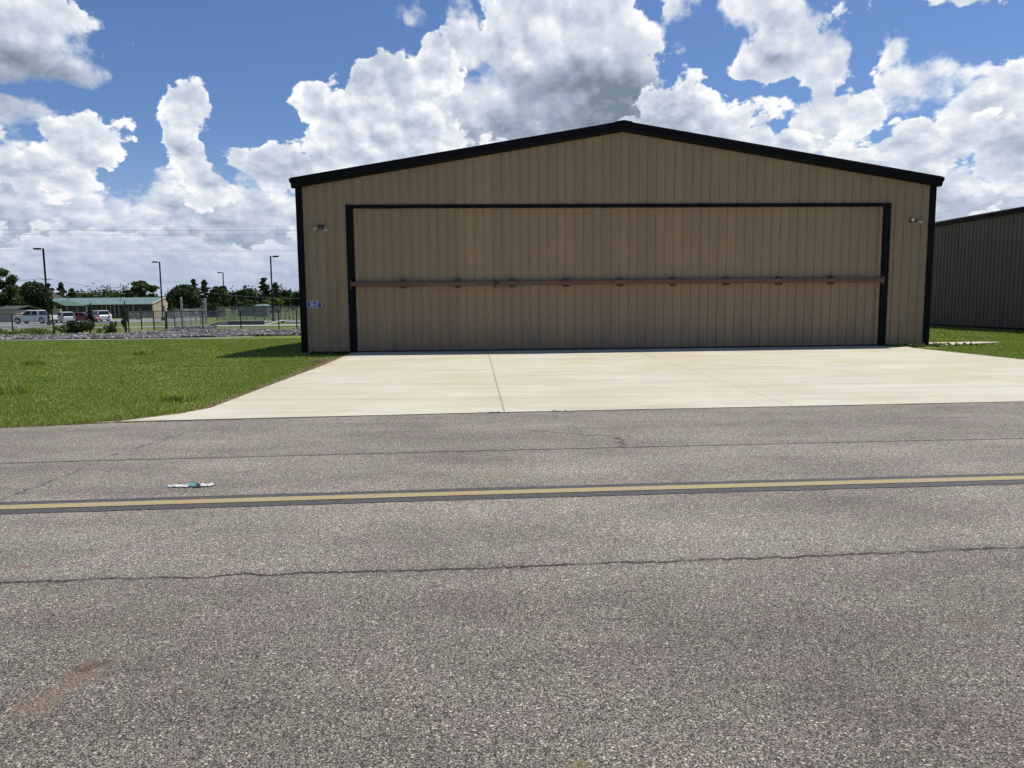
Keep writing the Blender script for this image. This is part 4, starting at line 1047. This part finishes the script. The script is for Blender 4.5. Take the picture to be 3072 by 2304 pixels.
# gazebo shed
e = empty("gazebo", (gx(789, 150), 150, -.8), 0, "grey shed-like gazebo with pale teal hipped roof behind the far fence", "gazebo")
zr_ = zat(789, 912, 150) + .8; ze = zat(789, 917.5, 150) + .8; hw = 21/2230*150
mb = MB(); mb.loft([[(-hw, -hw, ze), (hw, -hw, ze), (hw, hw, ze), (-hw, hw, ze)], [(-hw*.45, -.3, zr_), (hw*.45, -.3, zr_), (hw*.45, .3, zr_), (-hw*.45, .3, zr_)]]); mb.build("roof", M_GRNROOF, e)
mb = MB(); mb.box(-hw*.85, -hw*.8, 0, hw*.85, hw*.8, ze); mb.build("wall", simple("slate_siding", (.10, .105, .12), .7), e)
e = empty("storage_shed", (gx(745, 160), 160, -.8), 0, "low grey shed behind the far fence left of the gazebo", "shed")
mb = MB(); mb.box(-2.2, 0, 0, 1.6, 4, 2.2); mb.build("wall", M_DKW, e); mb = MB(); mb.box(-2.4, -.2, 2.2, 1.8, 4.2, 2.34); mb.build("roof", M_DKSTEEL, e)

# culvert wall with its wings
e = empty("culvert_headwall", (gx(684, 90.5), 90.5, -.8), 0, "low dark culvert wall with pale concrete cap beyond the path", "culvert")
cw = gx(790, 90.5) - gx(684, 90.5)
M_CULV = simple("dark_wet_concrete", (.045, .036, .042), .8)  # shade of the culvert opening put into this colour; barricade panel shares it
mb = MB(); mb.box(0, .1, -.1, cw, .4, .42); mb.build("face", M_CULV, e)
mb = MB(); mb.box(-.1, -.05, .42, cw+.1, .5, .50, .01); mb.build("cap", M_PATH, e)
mb = MB(); mb.loft([[(cw, 0, 0), (cw+.35, 0, 0), (cw+.35, .2, 0), (cw, .2, 0)], [(cw+1.3, 3.2, .42), (cw+1.65, 3.2, .42), (cw+1.65, 3.4, .5), (cw+1.3, 3.4, .5)]]); mb.build("wing_wall", M_PATH, e)
mb = MB(); mb.box(-1.0, .0, -.1, -.1, .4, .42); mb.build("wing_wall", M_PATH, e)
mb = MB(); mb.loft([[(-2.9, -.6, 0), (-2.4, -.6, 0), (-2.4, 2, 0), (-2.9, 2, 0)], [(-1.3, 0, .36), (-1.05, 0, .36), (-1.05, 2, .36), (-1.3, 2, .36)]]); mb.build("ramp", M_STN, e)
# far drive right of the culvert
ribbon("road", [(gx(700, 101), 101), (gx(800, 103), 103), (gx(905, 100), 100), (-10, 98)], [(gx(700, 103), 103), (gx(800, 109), 109), (gx(905, 112), 112), (-10, 112)], .03, M_LOT, "distant asphalt drive behind the culvert")
ribbon("path", [(gx(700, 103.3), 103.3), (gx(800, 109.3), 109.3), (gx(905, 112.3), 112.3)], [(gx(700, 104), 104), (gx(800, 110.4), 110.4), (gx(905, 113.4), 113.4)], .06, M_PATH, "thin kerb line behind the distant drive")
# white barricade and leaning pole, small markers
x, y = on(838, 98); e = empty("barricade", (x, y, T(x, y)), 0, "white slanted barricade frame beyond the fence near the hangar", "barricade")
for s in (-.5, .25):
    mb = MB(); mb.loft([[(s-.35, 0, 0), (s-.22, 0, 0), (s-.22, .1, 0), (s-.35, .1, 0)], [(s+.12, 0, .62), (s+.25, 0, .62), (s+.25, .1, .62), (s+.12, .1, .62)]]); mb.build("leg", M_WHITE, e)
mb = MB(); mb.box(-.35, -.03, .60, .55, .1, .72); mb.build("top_bar", M_WHITE, e)
mb = MB(); mb.box(.2, .12, .0, .62, .16, .55); mb.build("panel", M_CULV, e)
x, y = on(682, 92); mb = MB(); mb.tube((0, 0, 0), (.62, .1, 1.78), .045, .045, 8); o = mb.build("leaning_pole", M_GALV); o.location = (x, y, T(x, y)); tag(o, "pale metal pole leaning right above the culvert", "pole")
for (px_a, d, hh, lean, lab) in ((536, 88, .42, -.22, "short white marker leaning left before the gate post"), (567.5, 90, .55, 0., "short white upright marker just inside the gate")):
    x, y = on(px_a, d); mb = MB(); mb.loft([[(-.06, 0, 0), (.06, 0, 0), (.06, .08, 0), (-.06, .08, 0)], [(lean-.06, 0, hh), (lean+.06, 0, hh), (lean+.06, .08, hh), (lean-.06, .08, hh)]]); o = mb.build("marker_post", M_WHITE); o.location = (x, y, T(x, y)); tag(o, lab, "marker")
# white bollard beside the silver suv
x, y = on(331, 117); mb = MB(); mb.tube((0, 0, 0), (0, 0, 1.0), .24, .24, 14); mb.tube((0, 0, 1.0), (0, 0, 1.15), .24, .12, 14); o = mb.build("propane_cylinder", M_WHITE); o.location = (x, y, T(x, y)); tag(o, "white upright cylinder standing behind the silver car", "cylinder")
for (pp_, dd_, lab) in ((14, 86, "pale wheel stop at the left end of the lot"), (118, 92., "pale wheel stop just left of the nearest lamp post")):
    x, y = on(pp_, dd_); mb = MB(); mb.loft([[(-1.4, 0, 0), (1.4, 0, 0), (1.4, .22, 0), (-1.4, .22, 0)], [(-1.35, .05, .13), (1.35, .05, .13), (1.35, .17, .13), (-1.35, .17, .13)]]); o = mb.build("wheel_stop", M_PATH); o.location = (x, y, T(x, y) + .03); tag(o, lab, "wheel stop", "wheel stops in the parking lot")
# ---------------------------------------------------------------- vehicles
def carpaint(name, c, metal=.0):
    def fn(N, b):
        b.inputs['Base Color'].default_value = (*c, 1); b.inputs['Metallic'].default_value = metal
        b.inputs['Coat Weight'].default_value = .7; b.inputs['Coat Roughness'].default_value = .05
        N.put(b.inputs['Roughness'], N.ss(N.noise(objc(N), 2., 3), .3, .7, .32, .42))
    return mat(name, fn)
M_CARW = carpaint("white_car_paint", (.60, .62, .64)); M_CARS = carpaint("silver_car_paint", (.50, .53, .56), .3); M_CARR = carpaint("dark_red_car_paint", (.16, .018, .024)); M_CARP = carpaint("pearl_car_paint", (.48, .50, .55))
M_GLASSD = simple("car_glass", (.010, .012, .016), .15, 0., .05, 1., .35)
M_RIM = simple("alloy", (.42, .42, .44), .35, .7, .1)
M_TAIL = simple("tail_light_red", (.35, .02, .03), .3); M_HEAD = simple("headlight", (.7, .72, .74), .15)
def car(name, label, cat, loc, rz, paint, L, Wd, H, kind):
    e = empty(name, loc, rz, label, cat, "vehicles in the parking lot")
    hw = Wd/2; gc = .24 if kind != 'truck' else .36; belt = H*.60; wr = .36 if kind != 'truck' else .42
    fx, rx = L/2 - .92, -L/2 + (.95 if kind != 'truck' else 1.15)
    hood = H*.55 if kind in ('sedan', 'suv') else H*.60
    def arch(cx): return [(cx + wr*1.22*math.cos(a), wr + wr*1.22*math.sin(a)) for a in [math.pi*k/7 for k in range(8)]]
    prof = [(-L/2 + .08, gc)] + [(rx - wr*1.22, gc)] + arch(rx)[::-1][1:-1] + [(rx + wr*1.22, gc), (fx - wr*1.22, gc)] + arch(fx)[::-1][1:-1] + [(fx + wr*1.22, gc), (L/2 - .05, gc + .05), (L/2, gc + .28), (L/2 - .03, hood - .16), (L/2 - .22, hood - .02)]
    if kind == 'truck': prof += [(L/2 - 1.35, belt + .02), (-L/2 + .12, belt + .03), (-L/2, belt - .05), (-L/2, gc + .2)]
    elif kind == 'suv': prof += [(L/2 - 1.15, belt), (-L/2 + .14, belt + .02), (-L/2, belt - .14), (-L/2 - .03, gc + .25)]
    else: prof += [(L/2 - 1.30, belt), (-L/2 + .75, belt + .02), (-L/2 + .10, belt), (-L/2, belt - .16), (-L/2 - .03, gc + .22)]
    mb = MB(); cxm, czm = 0, H*.42
    rings = []
    for (y, s) in ((-hw, .955), (-hw + .07, 1.), (hw - .07, 1.), (hw, .955)):
        rings.append([(cxm + (x-cxm)*s if s < 1 else x, y, czm + (z-czm)*(s if z > gc + .01 else 1)) for x, z in prof])
    mb.loft(rings); body = mb.build("body", paint, e)
    # cabin: glass house with tumblehome, roof and pillars in body colour
    if kind == 'truck': c0, c1, r0, r1 = L/2 - 1.45, -L/2 + 1.55, L/2 - 2.25, -L/2 + 1.75
    elif kind == 'suv': c0, c1, r0, r1 = L/2 - 1.1, -L/2 + .06, L/2 - 1.85, -L/2 + .38
    else: c0, c1, r0, r1 = L/2 - 1.25, -L/2 + .62, L/2 - 2.0, -L/2 + 1.35
    b0, t0, wt_ = hw - .05, hw - .22, H - .07
    bot = [(c0, -b0, belt-.02), (c0, b0, belt-.02), (c1, b0, belt-.02), (c1, -b0, belt-.02)]; tp = [(r0, -t0, wt_), (r0, t0, wt_), (r1, t0, wt_), (r1, -t0, wt_)]
    mb = MB(); mb.loft([bot, tp]); mb.build("glasshouse", M_GLASSD, e)
    mb = MB(); mb.loft([[(r0+.05, -t0-.02, wt_-.02), (r0+.05, t0+.02, wt_-.02), (r1-.05, t0+.02, wt_-.02), (r1-.05, -t0-.02, wt_-.02)], [(r0-.1, -t0+.1, H), (r0-.1, t0-.1, H), (r1+.1, t0-.1, H), (r1+.1, -t0+.1, H)]]); mb.build("roof", paint, e)
    nP = {'truck': (0, .52, 1), 'suv': (0, .34, .66, 1), 'sedan': (0, .45, 1)}[kind]
    mb = MB()
    for s in (-1, 1):
        for i, t_ in enumerate(nP):
            pw = .07 if i not in (len(nP)-1,) else .13
            xb, xt = c0 + (c1-c0)*t_, r0 + (r1-r0)*t_
            if t_ == 1: xb += .1; xt += .1
            mb.loft([[(xb-pw, s*(b0+.012), belt-.02), (xb+pw, s*(b0+.012), belt-.02), (xb+pw, s*(b0-.03), belt-.02), (xb-pw, s*(b0-.03), belt-.02)], [(xt-pw*.8, s*(t0+.012), wt_), (xt+pw*.8, s*(t0+.012), wt_), (xt+pw*.8, s*(t0-.03), wt_), (xt-pw*.8, s*(t0-.03), wt_)]])
    mb.build("pillars", paint, e)
    for cx in (fx, rx):
        for s in (-1, 1):
            mb = MB(); y0 = s*(hw - .24); y1 = s*(hw - .015)
            n = 18; R = lambda r, y: [(cx + r*math.cos(2*math.pi*k/n), y, wr + r*math.sin(2*math.pi*k/n)) for k in range(n)]
            mb.loft([R(wr-.03, y0), R(wr, y0 + s*.03), R(wr, y1 - s*.03), R(wr-.03, y1)]); w_ = mb.build("wheel", M_RUBBER, e)
            mb = MB(); mb.loft([R(wr*.62, y1 - s*.01), R(wr*.55, y1 + s*.012)]); 
            mb.build("rim", M_RIM, w_)
    for s in (-1, 1):
        mb = MB(); mb.box(L/2 - .10, s*(hw-.42) - .17, hood - .26, L/2 + .012, s*(hw-.42) + .17, hood - .11, .02); mb.build("headlight", M_HEAD, e)
        mb = MB(); mb.box(-L/2 - .045, s*(hw-.16) - .10, belt - .36, -L/2 + .08, s*(hw-.16) + .10, belt - .06, .02); mb.build("tail_light", M_TAIL, e)
        mb = MB(); mb.box(c0 - .42, s*(hw + .09) - .08, belt + .0, c0 - .28, s*(hw + .09) + .08, belt + .17, .02); mb.build("mirror", paint, e)
    mb = MB(); mb.box(-L/2 - .07, -hw + .12, gc + .02, -L/2 + .02, hw - .12, gc + .20, .03); mb.box(L/2 - .03, -hw + .12, gc, L/2 + .05, hw - .12, gc + .16, .03); mb.build("bumper", M_RUBBER if kind == 'truck' else paint, e)
    mb = MB(); mb.box(-L/2 + .3, -hw + .2, gc - .06, L/2 - .3, hw - .2, gc + .1); mb.build("underbody", M_RUBBER, e)
    return e
def park(px, d): x = gx(px, d); return (x, d, T(x, d) + .035)
car("pickup_truck", "long white crew cab pickup truck facing left, leftmost vehicle", "truck", park(105, 106), math.radians(176), M_CARW, 5.7, 2.0, 1.90, 'truck')
car("suv", "white small suv showing its rear, right of the white truck", "car", park(194, 113), math.radians(135), M_CARP, 4.4, 1.85, 1.58, 'suv')
car("sedan", "dark red sedan parked between the white and the silver suv", "car", park(248, 114), math.radians(8), M_CARR, 4.6, 1.85, 1.46, 'sedan')
car("suv", "silver suv right of the red sedan, rightmost vehicle", "car", park(297, 118), math.radians(138), M_CARS, 4.7, 1.9, 1.72, 'suv')

# ---------------------------------------------------------------- vines, bushes and weeds along the fence
GV = "weeds growing along the fence"
shrub(*on(268, 64.0), 2.6, .34, 900, .06, "dense creeper climbing a fence post left of the gate", M_LEAFD, "creeper", "creeper", GV)
shrub(*on(244, 63.2), 1.15, 1.5, 1800, .07, "dark bushy weed clump beside the creeper covered post", M_LEAFD, "weed_clump", "weeds", GV)
shrub(*on(222, 63.4), .85, 1.1, 900, .06, "lighter weed clump left of the dark bushy clump", M_LEAFM, "weed_clump", "weeds", GV)
shrub(*on(186, 63.2), .95, .8, 600, .05, "thin weedy stems right of the second fence post", M_LEAFB, "weed_clump", "weeds", GV)
shrub(*on(338, 63.6), 1.25, .5, 500, .05, "narrow vine on the low rail left of the tall end post", M_LEAFM, "creeper", "creeper", GV)
shrub(*on(318, 63.4), .7, 1.0, 600, .05, "low weeds under the rail right of the creeper", M_LEAFM, "weed_clump", "weeds", GV)
shrub(*on(375, 63.7), 2.3, .34, 700, .05, "creeper wrapped round the tall end post", M_LEAFD, "creeper", "creeper", GV)
shrub(*on(100, 62.8), .55, 1.6, 900, .05, "low weeds between the two leftmost fence posts", M_LEAFB, "weed_clump", "weeds", GV)
shrub(*on(15, 62.8), .6, 2.4, 1200, .05, "low weeds at the foot of the leftmost fence post", M_LEAFB, "weed_clump", "weeds", GV)
shrub(*on(392, 129), 1.6, 1.6, 900, .12, "small round dark shrub in front of the green roofed building", M_LEAFD, "bush", "bush", "bushes by the buildings")

def blades(pts, hgt, wid, m, name, label, per=3, parent=None, lean=.45, kind='stuff', cat=None):
    """pts (n,3); per blades each; a blade is a tapered bent strip of three quads-as-triangles"""
    n = len(pts)*per; P = np.repeat(pts, per, 0); h = np.repeat(hgt, per)*(.55 + .75*rng.random(n)); w = np.repeat(wid, per)*(.7 + .6*rng.random(n))
    a = rng.random(n)*2*np.pi; P = P + np.stack([np.cos(a), np.sin(a), 0*a], 1)*(h*.35*rng.random(n))[:, None]
    dr = np.stack([np.cos(a), np.sin(a), 0*a], 1); sd = np.stack([-np.sin(a), np.cos(a), 0*a], 1)
    ln = (lean*(.3 + 1.1*rng.random(n))*h)[:, None]; up = np.array([0, 0, 1.])
    b0 = P - sd*w[:, None]; b1 = P + sd*w[:, None]
    mm = P + dr*ln*.35 + up*h[:, None]*.58; m0 = mm - sd*w[:, None]*.8; m1 = mm + sd*w[:, None]*.8
    tp = P + dr*ln + up*(h*(1 - .25*rng.random(n)))[:, None]
    V = np.stack([b0, b1, m1, m0, tp], 1).reshape(-1, 3); i = np.arange(n)*5
    F = np.concatenate([np.stack([i, i+1, i+2], 1), np.stack([i, i+2, i+3], 1), np.stack([i+3, i+2, i+4], 1)])
    o = npmesh(name, V, F, m, parent)
    if not parent: tag(o, label, cat, kind=kind)
    return o
# left and right lawn
def apron_left(y): return np.interp(y, [10.4, 11.15, 11.75, 14.9, 19.8, 24.9], [-5.8, -5.05, -4.82, -4.92, -5.04, -5.35])
def lawn(n, d0, d1, xr):
    u = rng.random(n); d = d0*(d1/d0)**u
    x = d*(xr[0] + (xr[1]-xr[0])*rng.random(n)); return x, d
def nz(x, y, s, k=0):
    return (np.sin(x*s*1.3+k) * np.sin(y*s*1.1+2*k) + .6*np.sin(x*s*2.9+y*s*1.7+k) + .4*np.sin(x*s*5.3-y*s*4.1+3*k))/2
def clear(x, y, margin=.0):
    edge = np.interp(x, [p[0] for p in TAXE], [p[1] for p in TAXE])
    wig = .07*nz(x, y, 2.3) + .05*nz(x, y, 6.1, 2)
    ok = (y > edge + .03 + margin + wig)
    ul = (x-HX)*math.cos(HA) + (y-HY)*math.sin(HA); dl = (x-HX)*math.sin(HA) - (y-HY)*math.cos(HA)
    hang_in = (ul > .0) & (ul < WID) & (dl < .02)
    left = (x < apron_left(y) - .14 - .12*(y > 17) - margin + wig*1.6) | ((y > 24.4) & (x < -5.4))
    return ok & ~hang_in, left
x, y = lawn(190000, 9.7, 47.5, (-.78, -.10)); ok, left = clear(x, y)
ok &= left & (y < np.interp(x, [-60, -33, -26, -20, -16, -5], [45.5, 48.5, 47.5, 49.5, 53, 55]))
keep = rng.random(len(x)) < np.clip(.62 + .5*nz(x, y, .8), .25, 1)
bare = np.exp(-(((x+8.4)/1.1)**2 + ((y-19.7)/.45)**2)); keep &= rng.random(len(x)) > bare*.9
x, y = x[ok & keep], y[ok & keep]
hg = .85*(.045 + .020*nz(x, y, .9) + .022*np.clip(nz(x, y, .33, 2), 0, 1)) * (1 + 1.0*np.exp(-((y - np.interp(x, [p[0] for p in TAXE], [p[1] for p in TAXE]))/.9)**2))
wd = .0028 + .00042*y
blades(np.stack([x, y, terr(x, y) - .03], 1), np.clip(hg, .025, .14), wd, M_GRASS, "grass", "mown green grass left of the apron", per=3)
x, y = lawn(30000, 13.5, 46., (.50, .78)); edge = np.interp(y, [12, 13.6, 19.5, 24.5, 26], [16, 13.62, 13.46, 13.25, 13.2])
ul = (x-HX)*math.cos(HA) + (y-HY)*math.sin(HA)
ok = (x > edge + .05 + .06*nz(x, y, 2.)) & (x < 25.9) & ~((ul < WID + .05) & (y > 24.5)); x, y = x[ok], y[ok]
blades(np.stack([x, y, terr(x, y) - .03], 1), np.clip(.05 + .02*nz(x, y, .9), .03, .09), .0028 + .0004*y, M_GRASS, "grass", "mown green grass between the two hangars", per=3)
# taller tufts scattered in the lawn
GT_ = "taller grass tufts in the lawn"
for (px, py, hh, lab) in ((430, 1062, .20, "dark taller grass tuft in the middle of the left lawn"), (30, 1178, .22, "long pale grass tuft near the left edge of the photo"), (530, 1198, .17, "long bladed tuft close to the apron's flared corner"), (95, 1092, .16, "short tuft left of the bare patch")):
    v = ray(px, py); t_ = -CAMH/v.z; x0, y0 = v.x*t_, v.y*t_
    k = 90; a = rng.uniform(-.3, .3, (k, 2)) * (rng.random((k, 1))**.5); P = np.stack([x0 + a[:, 0]*1.3, y0 + a[:, 1], np.full(k, T(x0, y0) - .03)], 1)
    o = blades(P, np.full(k, hh), np.full(k, .006 + .0003*y0), M_GRASS, "grass_tuft", lab, per=3, kind=None, cat="grass tuft"); o['group'] = GT_
# dead grass litter along the paving rim
x1 = rng.uniform(-14, -5, 2600); y1 = np.interp(x1, [p[0] for p in TAXE], [p[1] for p in TAXE]) + np.abs(rng.normal(0, .07, 2600))
y2 = rng.uniform(11.7, 24.3, 3600); x2 = apron_left(y2) - np.abs(rng.normal(0, .12, 3600)) + .06
x3 = rng.uniform(-5.9, -5., 500); y3 = 10.5 + (x3 + 5.9)*.75 + rng.normal(0, .06, 500)
y4 = rng.uniform(13.6, 24.4, 1800); x4 = np.interp(y4, [13.6, 19.5, 24.5], [13.62, 13.46, 13.25]) + np.abs(rng.normal(0, .12, 1800)) - .05
x, y = np.concatenate([x1, x2, x3, x4]), np.concatenate([y1, y2, y3, y4])
blades(np.stack([x, y, np.full(len(x), -.01)], 1), np.full(len(x), .022), np.full(len(x), .005) + .00025*y, M_DRY, "dry_litter", "dead brown grass along the rim of the paving", per=2, lean=2.2)

# weeds at the hangar corners and a broken board
def weed(u0, u1, d0, d1, n, h, label, m=M_LEAFM):
    u = rng.uniform(u0, u1, n); d = rng.uniform(d0, d1, n); P = np.array([local(a, b_, .0) for a, b_ in zip(u, d)])
    e = empty("weed_patch", local((u0+u1)/2, (d0+d1)/2, 0), 0, label, "weeds", "weed patches at the hangar corners")
    P = P - np.array(e.location); C = P + np.array([0, 0, h*.4]); V, F = leaves(C, np.tile([.05, .05, h*.5], (n, 1)), n*16, .022, .1)
    npmesh("leaves", V, F, m, e)
weed(19.9, 21.7, .15, .75, 60, .12, "broad leafy weeds at the hangar's right corner", M_LEAFB)
weed(21.6, 23.2, -.3, .5, 34, .10, "scattered weeds on the slab right of the hangar", M_LEAFB)
weed(.35, 1.7, .12, .75, 46, .10, "straggly weeds at the hangar's left corner", M_LEAFM)
v = ray(965, 1084); t_ = -CAMH/v.z
mb = MB(); mb.loft([[(-.26, -.07, 0), (.22, -.05, 0), (.25, .05, 0), (-.22, .06, 0)], [(-.25, -.06, .05), (.21, -.045, .075), (.23, .045, .07), (-.21, .05, .045)]])
o = mb.build("broken_board", simple("weathered_board", (.33, .24, .15), .85, 0., .3, 8.)); o.location = (v.x*t_ - .05, v.y*t_, .012); o.rotation_euler = (0, 0, .55); tag(o, "weathered broken board on the soil at the apron's left rim", "board")
# tiny tufts rooted in the joint between apron and taxiway
for (x0, n_, lab) in ((-.30, 26, "tiny weed tuft in the seam left of the apron's main joint"), (.62, 16, "tiny weed tuft in the seam right of the apron's main joint")):
    P = np.stack([x0 + rng.normal(0, .10, n_), np.full(n_, 0.) + np.interp(x0, [0., 8.1], [11.02, 11.62]) - (.045 if x0 < 0 else 0) + rng.normal(0, .015, n_), np.full(n_, .0)], 1)
    o = blades(P, np.full(n_, .03), np.full(n_, .003), M_LEAFM, "weed_tuft", lab, per=3, kind=None, cat="weeds"); o['group'] = "weed tufts in the paving seam"
# slab strip right of the hangar
mb = MB(); pts = [local(21.6, .35, .02), local(24.6, -.9, .02), local(25.0, -1.15, .02), local(24.4, -1.5, .02), local(21.6, -1.4, .02)]
mb.poly([p for p in pts]); k = len(pts)
for i in range(k): a, b_ = pts[i], pts[(i+1) % k]; mb.quad(b_, a, (a[0], a[1], -.1), (b_[0], b_[1], -.1))
tag(mb.build("pavement", M_CONC), "small concrete slab right of the hangar corner", kind='structure')

# ---------------------------------------------------------------- litter on the taxiway
lit_ = empty("litter", (-2.93, 6.63, .004), .10, "crumpled white and teal wrapper lying above the yellow line", "litter")
M_FILM = simple("white_plastic", (.50, .50, .47), .5, 0., .3, 20.); M_TEAL = simple("teal_plastic", (.08, .29, .29), .4, 0., .3, 25.)
def crumple(name, x0, x1, w0, w1, h, m, seed):
    random.seed(seed); mb = MB(); nx, ny = 9, 6; g = []
    for i in range(nx):
        t = i/(nx-1); row = []
        for j in range(ny):
            s = j/(ny-1); w = w0 + (w1-w0)*t
            row.append((x0 + (x1-x0)*t + random.uniform(-.006, .006), (s-.5)*w + random.uniform(-.006, .006), .003 + h*math.sin(math.pi*s)*random.uniform(.3, 1) + random.uniform(0, h*.4)))
        g.append(row)
    for i in range(nx-1):
        for j in range(ny-1): mb.quad(g[i][j], g[i+1][j], g[i+1][j+1], g[i][j+1])
    o = mb.build(name, m, lit_); md = o.modifiers.new('t', 'SOLIDIFY'); md.thickness = .002; return o
crumple("film_end", -.20, -.015, .045, .10, .020, M_FILM, 1)
crumple("film_end", .085, .205, .10, .035, .018, M_FILM, 2)
crumple("teal_middle", -.015, .05, .075, .06, .026, M_TEAL, 3)
crumple("dark_band", .04, .095, .12, .11, .010, M_RUBBER, 4)  # dark strip of the wrapper that also paints its shadow
